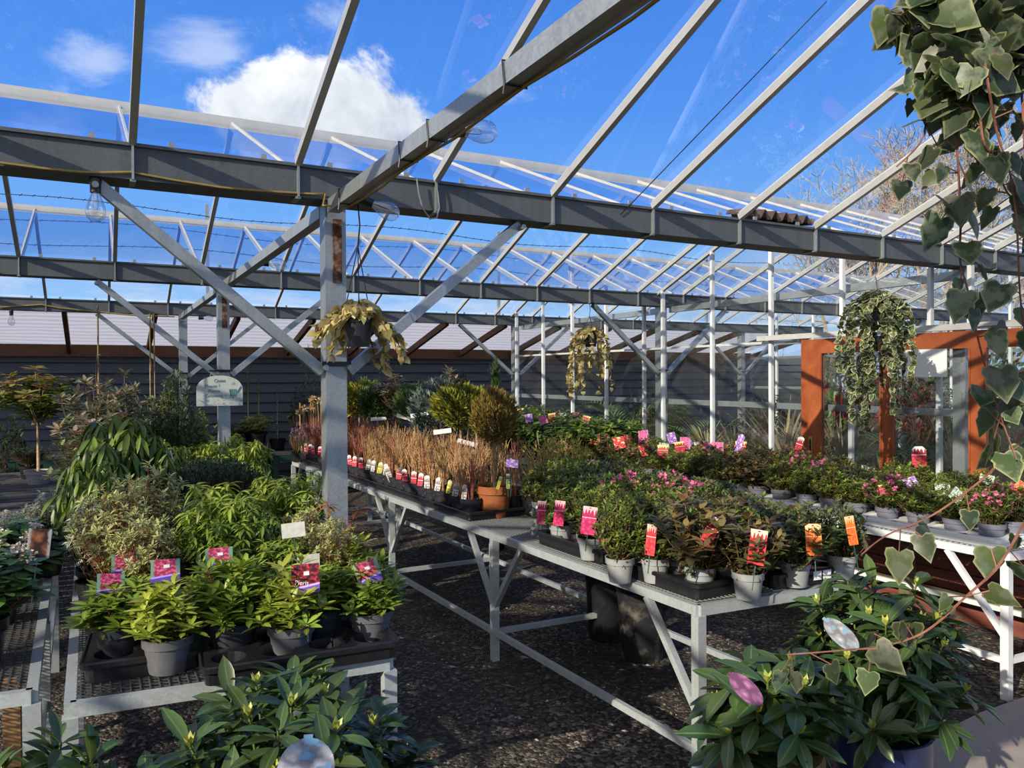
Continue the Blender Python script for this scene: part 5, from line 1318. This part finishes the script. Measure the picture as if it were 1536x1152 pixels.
# trails that come from a neighbouring pot join this basket through its far side stems
lower = [at_d(1600, -20, .98)-root.location, at_d(1610, 150, 1.0)-root.location, at_d(1600, 400, 1.03)-root.location, at_d(1560, 560, 1.05)-root.location]
sb.tube(lower, .0026, 5, cap=False); sb.tube([lower[2], at_d(1590, 620, 1.0)-root.location, at_d(1560, 740, 1.0)-root.location], .0024, 5, cap=False)
for k in range(90):
    a = rg.random()*6.28; rr = .11*math.sqrt(rg.random()); p = Vector((rr*math.cos(a), rr*math.sin(a), .15+.05*rg.random())); lv.add(p, (math.cos(a), math.sin(a), .1), Vector((0, 0, 1))+rnd_dir(rg)*.4, .045, .045, rg.random())
for k in range(120):
    q = at_d(1392+105*rg.random(), -10+150*rg.random(), .93+.14*rg.random())-root.location; s = .8+.5*rg.random(); lv.add(q, rnd_dir(rg)+Vector((0, 0, -.5)), rnd_dir(rg)*.7+Vector((-.35, -.5, .35)), .045*s, .047*s, rg.random()*.7)
sb.build('stems', MT['stem_ivy'], root); put('foliage', lv.mesh('foliage', 'ivy', 'leaf_ivy_dark'), root)

# ================================================================== along the back wall and beyond the glass
back = [('green_shrub', 385, 10.5, 618, 60, .72), ('dark_shrub', 358, 10.5, 632, 50, .72), ('climber', 372, 10.75, 548, 26, .72), ('climber', 388, 10.8, 556, 26, .72), ('grey_shrub', 466, 10.7, 515, 44, .0), ('dark_shrub', 446, 10.6, 580, 36, .62), ('climber', 416, 10.7, 575, 20, .62), ('dark_shrub', 14, 10.4, 610, 80, .0), ('green_shrub', 300, 10.4, 610, 60, .0), ('dark_shrub', 240, 10.5, 600, 60, .72), ('grey_shrub', 525, 10.5, 548, 50, .62), ('dark_shrub', 628, 10.6, 565, 50, .62), ('dark_shrub', 690, 10.5, 556, 50, .62), ('grey_shrub', 580, 10.6, 560, 60, .62)]
for k, (kind, px, Y, top, w, zb) in enumerate(back):
    side = 'left of the sign' if px < 330 else ('between sign and nearest post' if px < 480 else 'right of the nearest post')
    lab = {'green_shrub': 'green shrub', 'dark_shrub': 'dark shrub', 'climber': 'thin caned climber', 'grey_shrub': 'feathery shrub'}[kind]+' against the wall '+side
    px_plant(kind, px, Y, zb, top, w, lab+', '+ordinal(k)+' of the row', v=k, pot=('black_plastic', .11, .16), name='potted_shrub' if kind != 'climber' else 'potted_climber')
beyond = [('grass', 1060, 5.62, .45, 606, 110, 'clump of straw-coloured grass behind the partition'), ('grass', 1100, 5.75, .45, 612, 95, 'second straw-coloured grass just right of the first behind glass'), ('palm', 935, 6.4, .55, 562, 130, 'dark palm behind the glass near the small yellow ivy'), ('fern', 1040, 6.9, .45, 590, 110, 'green ferny plant behind the straw-coloured grass'), ('fern', 1110, 6.6, .4, 622, 90, 'low fern behind the partition left of the door'),
          ('phormium', 1178, 6.0, .45, 590, 170, 'bronze spiky plant just left of the door post'), ('phormium', 1262, 6.1, .45, 596, 170, 'bronze spiky plant seen through the first door pane'), ('phormium', 1210, 6.5, .45, 606, 130, 'spiky plant directly behind the left door post'), ('palm', 1390, 6.3, .4, 585, 200, 'palm with long fronds through the second door pane'), ('palm', 1425, 6.4, .4, 600, 170, 'palm behind the palm of the second door pane'), ('phormium', 1440, 6.0, .35, 610, 150, 'spiky plant low behind the right door stile'),
          ('cone_green', 1400, 7.6, .5, 560, 80, 'green conifer high behind the notice'), ('cone_blue', 1380, 8.2, .5, 566, 70, 'blue-grey conifer behind the notice'), ('red_shrub', 1322, 7.0, .5, 548, 80, 'red-leaved shrub behind the trailing ivy'), ('red_shrub', 1372, 7.1, .5, 556, 80, 'red-leaved shrub left of the conifers behind glass'), ('dark_shrub', 1290, 7.4, .5, 575, 90, 'dark shrub behind the first door pane'), ('green_shrub', 1275, 7.9, .5, 580, 70, 'green shrub deep behind the first door pane'),
          ('dark_shrub', 1480, 7.0, .45, 575, 120, 'dark shrub through the right-hand pane'), ('green_shrub', 1520, 6.4, .45, 570, 110, 'green shrub at the right edge behind glass'), ('dark_shrub', 980, 7.6, .5, 585, 90, 'dark shrub beyond the partition at centre'), ('dark_shrub', 870, 8.3, .5, 600, 70, 'dark shrub behind the partition beside the rhododendrons'), ('green_shrub', 1010, 8.5, .5, 596, 70, 'green shrub far beyond the partition'), ('dark_shrub', 1150, 8.3, .5, 585, 100, 'dark shrub far behind the bronze spiky plant'), ('dark_shrub', 1440, 8.6, .5, 560, 120, 'broad dark shrub at the back behind the notice'), ('grass', 1140, 5.9, .45, 626, 90, 'straw-coloured grass between the bronze spiky plant and the ferns'), ('palm', 1330, 6.2, .4, 620, 150, 'low palm beneath the trailing ivy behind glass'), ('grass', 1350, 6.1, .4, 650, 90, 'low grass beneath the palms behind the second pane'), ('phormium', 1330, 5.9, .35, 640, 110, 'low spiky plant behind the middle door stile'), ('primula_red', 1245, 6.9, .6, 590, 50, 'pink-flowered plant through the first door pane')]
for k, (kind, px, X, zb, top, w, lab) in enumerate(beyond):
    q = at_x(px, 600, X); D = depth((X, q.y, 1)); 
    plant(kind, (X, q.y, zb), lab, 'potted plant', None, k, ('black_plastic', .13, .18), top=EYE-(top-563)/FPX*D, width=w/FPX*D, name=kind+'_plant')
def staging(x0, x1, y0, y1, z, lab):
    root = empty('plant_staging', ((x0+x1)/2, (y0+y1)/2, 0)); tag(root, lab, 'bench'); w, d = x1-x0, y1-y0
    MB().box((0, 0, z-.02), (w, d, .035)).build('bench_top', MT['dark_slats'], root)
    for sx in (-1, 1):
        for sy in (-1, 0, 1): MB().box((sx*(w/2-.04), sy*(d/2-.04), (z-.04)/2), (.05, .05, z-.04)).build('leg', MT['galvanised'], root)
staging(5.35, 6.75, 2.0, 8.6, .44, 'low dark staging behind the glass partition')
staging(6.85, 8.8, 2.0, 9.0, .49, 'broad dark staging farther beyond the glass')

# bare trees and scrub outside
def tree(x, y, H, seed, lab, levels=6, spread=.42):
    rg = random.Random(seed); b = MB()
    def grow(p, d, L, r, lv):
        n = 3; pts = [p]; q = p
        for i in range(n): d = (d+rnd_dir(rg)*.16+Vector((0, 0, .05))).normalized(); q = q+d*L/n; pts.append(q)
        b.tube(pts, [max(.0085, r*(1-.3*i/n)) for i in range(n+1)], 6 if lv > 4 else (4 if lv > 2 else 3), cap=False)
        if lv == 0: return
        k = 3 if lv > 1 else 4
        for i in range(k):
            a, c = perp(d); t = i*6.28/k+rg.random(); s = spread*(.7+.7*rg.random()) if i or lv < 4 else .1
            nd = (d*math.cos(s*1.6)+(a*math.cos(t)+c*math.sin(t))*math.sin(s*1.6)+Vector((0, 0, .12))).normalized()
            grow(pts[-1] if i < 2 else pts[-2], nd, L*(.66+.18*rg.random()), r*.56, lv-1)
    grow(Vector((0, 0, -.05)), Vector((0, 0, 1)), H*.27, H*.016, levels)
    o = b.build('bare_tree', MT['grey_bark'], None, (x, y, 0)); tag(o, lab, 'tree'); return o
q = at_d(1300, 560, 24); tree(q.x, q.y, 10.5, 3, 'large leafless tree rising behind the roof at upper right', 7)
q = at_d(1410, 560, 21); tree(q.x, q.y, 9.0, 8, 'leafless tree behind the trailing ivy at right', 7)
q = at_d(1240, 560, 27); tree(q.x, q.y, 9.0, 15, 'smaller leafless tree left of the big bare one', 6)
q = at_d(1500, 560, 22); tree(q.x, q.y, 6.8, 23, 'leafless tree at the right edge beyond the glass roof', 6)
g = gen('dark_shrub', 1)
for k, (x, y, s) in enumerate(((15, 3, 4.2), (15.5, 6.5, 4.6), (16, 10, 4.4), (15, 0, 4.4), (17, 13.5, 4.6))):
    root = empty('hedge_shrub', (x, y, 0)); tag(root, 'dark evergreen shrub outside beyond the end wall, '+ordinal(k)+' along', 'shrub', 'evergreen shrubs outside the end wall')
    put('stems', g['stems'], root, (0, 0, 0), (0, 0, 0), (s*1.3, s*1.3, s)); 
    lv = LV(); rg = random.Random(k+40)
    for i in range(2600):
        d = rnd_dir(rg); d.z = abs(d.z); rr = .6+.4*rg.random(); p = Vector((d.x*1.5*rr, d.y*1.9*rr, .15+d.z*2.3*rr)); lv.add(p, d+rnd_dir(rg)*.7, d+rnd_dir(rg)*.6, .16, .09, rg.random())
    put('foliage', lv.mesh('foliage', 'leafsmall', 'leaf_hedge'), root)
# loose stones on the gravel
rg = random.Random(77); b = MB()
O8 = [(1, 0, 0), (-1, 0, 0), (0, 1, 0), (0, -1, 0), (0, 0, 1), (0, 0, -1)]; F8 = [(0, 2, 4), (2, 1, 4), (1, 3, 4), (3, 0, 4), (2, 0, 5), (1, 2, 5), (3, 1, 5), (0, 3, 5)]
for i in range(9000):
    y = 1.2+3.6*rg.random()**1.3; x = -.4+4.9*rg.random(); s = .005+.009*rg.random()**2
    if x > 2.4 and y < 2.15: continue
    c, sn = math.cos(rg.random()*6.28), math.sin(rg.random()*6.28); sx, sy, sz = s*(1+rg.random()), s*(.7+.6*rg.random()), s*.6
    b.add([(x+(vx*sx*c-vy*sy*sn), y+(vx*sx*sn+vy*sy*c), s*.2+vz*sz) for vx, vy, vz in O8], F8)
tag(b.build('gravel_stones', MT['pebble']), 'loose dark stones scattered over the gravel floor', 'gravel', None, 'stuff')

# ================================================================== light, sky, camera
SUN_AZ, SUN_EL = R(23), R(24.5)
sd = Vector((math.cos(SUN_AZ)*math.cos(SUN_EL), math.sin(SUN_AZ)*math.cos(SUN_EL), -math.sin(SUN_EL)))
L = bpy.data.lights.new('sun', 'SUN'); L.energy = 5.2; L.angle = R(.53); L.color = (1.0, .89, .73)
o = bpy.data.objects.new('sun', L); COL.objects.link(o); o.rotation_euler = Vector((0, 0, -1)).rotation_difference(sd).to_euler()

W = bpy.data.worlds.new('sky'); SC.world = W; W.use_nodes = True
t = NT.__new__(NT); t.t = W.node_tree; t.t.nodes.clear(); t.out = t.t.nodes.new('ShaderNodeOutputWorld')
d = t.n('TexCoord').outputs['Generated']; z = t.n('SeparateXYZ', None, Vector=d).outputs[2]
sky = t.ramp(z, [(0, (.42, .60, .86)), (.06, (.34, .56, .88)), (.16, (.17, .41, .86)), (.32, (.080, .27, .79)), (.55, (.036, .16, .62)), (1, (.025, .10, .42))])
n1 = t.n('TexNoise', None, Vector=d, Scale=9.0, Detail=10.0, Roughness=.62, Distortion=.25).outputs['Fac']
n2 = t.n('TexNoise', None, Vector=t.n('Mapping', None, Vector=d, Scale=(1, 1, 2.6)).outputs[0], Scale=5.0, Detail=9.0, Roughness=.66, Distortion=.4).outputs['Fac']
def blob(px, py, rx, ry):
    """soft patch of the sky dome around a direction, rx wide and ry tall in radians"""
    c = Vector(ray(px, py)).normalized(); e = Vector((c.y, -c.x, 0)).normalized(); u = e.cross(c)
    x = t.math('DIVIDE', t.n('VectorMath', {'operation': 'DOT_PRODUCT'}, _0=d, _1=tuple(e)).outputs['Value'], rx)
    y = t.math('DIVIDE', t.n('VectorMath', {'operation': 'DOT_PRODUCT'}, _0=d, _1=tuple(u)).outputs['Value'], ry)
    f = t.n('VectorMath', {'operation': 'DOT_PRODUCT'}, _0=d, _1=tuple(c)).outputs['Value']
    r = t.math('SQRT', t.math('ADD', t.math('MULTIPLY', x, x), t.math('MULTIPLY', y, y)))
    r = t.math('SUBTRACT', 1.0, r, clamp=True); return t.math('MULTIPLY', r, t.math('GREATER_THAN', f, 0.0)), y
big = None
for px, py, rx, ry in ((430, 175, .115, .085), (500, 160, .13, .085), (560, 180, .10, .062), (470, 140, .075, .06), (385, 160, .07, .045)):
    m, y = blob(px, py, rx, ry); big = m if big is None else t.math('MAXIMUM', big, m)
dens = t.math('ADD', big, t.math('MULTIPLY', t.math('SUBTRACT', n1, .5), 1.7))
cover = t.math('MULTIPLY', t.ramp(dens, [(.18, 0.0), (.44, 1.0)], 'EASE'), t.ramp(big, [(.0, 0.0), (.12, 1.0)]))
wisp = None
for px, py, rx, ry in ((320, 75, .09, .065), (140, 95, .06, .04), (750, 140, .07, .05), (500, 30, .10, .05), (90, 210, .08, .07)):
    m, y = blob(px, py, rx, ry); wisp = m if wisp is None else t.math('MAXIMUM', wisp, m)
wd = t.ramp(t.math('ADD', t.math('MULTIPLY', wisp, .55), t.math('MULTIPLY', t.math('SUBTRACT', n2, .5), 1.6)), [(.26, 0.0), (.7, .42)], 'EASE')
low = t.math('MULTIPLY', t.ramp(z, [(.0, .9), (.09, 1.0), (.17, 0.0)]), t.ramp(n2, [(.44, 0.0), (.62, 1.0)]))
shade = t.ramp(t.math('ADD', n1, t.math('MULTIPLY', blob(480, 150, .3, .10)[1], .22)), [(.30, (.46, .52, .63)), (.66, (.92, .93, .95))])
c = t.mix(t.math('MULTIPLY', low, .75), sky, (.66, .72, .82))
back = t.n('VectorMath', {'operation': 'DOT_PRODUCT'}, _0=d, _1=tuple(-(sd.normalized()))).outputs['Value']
c = t.mix(t.ramp(back, [(.15, 0.0), (.65, .7), (1.0, .9)]), c, (.85, .82, .78))  # whitish glow around the sun, added behind the camera as neutral fill light
c = t.mix(wd, c, (.86, .90, .97)); c = t.mix(cover, c, shade)
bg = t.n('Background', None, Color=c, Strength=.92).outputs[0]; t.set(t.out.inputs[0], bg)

cam = bpy.data.cameras.new('camera'); co = bpy.data.objects.new('camera', cam); COL.objects.link(co); SC.camera = co
cam.sensor_fit = 'HORIZONTAL'; cam.sensor_width = 36; cam.lens = 36*FPX/1536; cam.clip_start = .05; cam.clip_end = 500
M3 = Matrix(((RT[0], UP[0], -FW[0]), (RT[1], UP[1], -FW[1]), (RT[2], UP[2], -FW[2])))
co.matrix_world = Matrix.Translation((0, 0, EYE)) @ M3.to_4x4()
vs = SC.view_settings; vs.view_transform = 'Standard'; vs.look = 'None'; vs.exposure = .5; vs.gamma = 1.0; vs.use_curve_mapping = False
cy = SC.cycles; cy.transparent_max_bounces = 24; cy.max_bounces = 8; cy.diffuse_bounces = 3; cy.glossy_bounces = 3; cy.transmission_bounces = 3; cy.caustics_reflective = False; cy.caustics_refractive = False
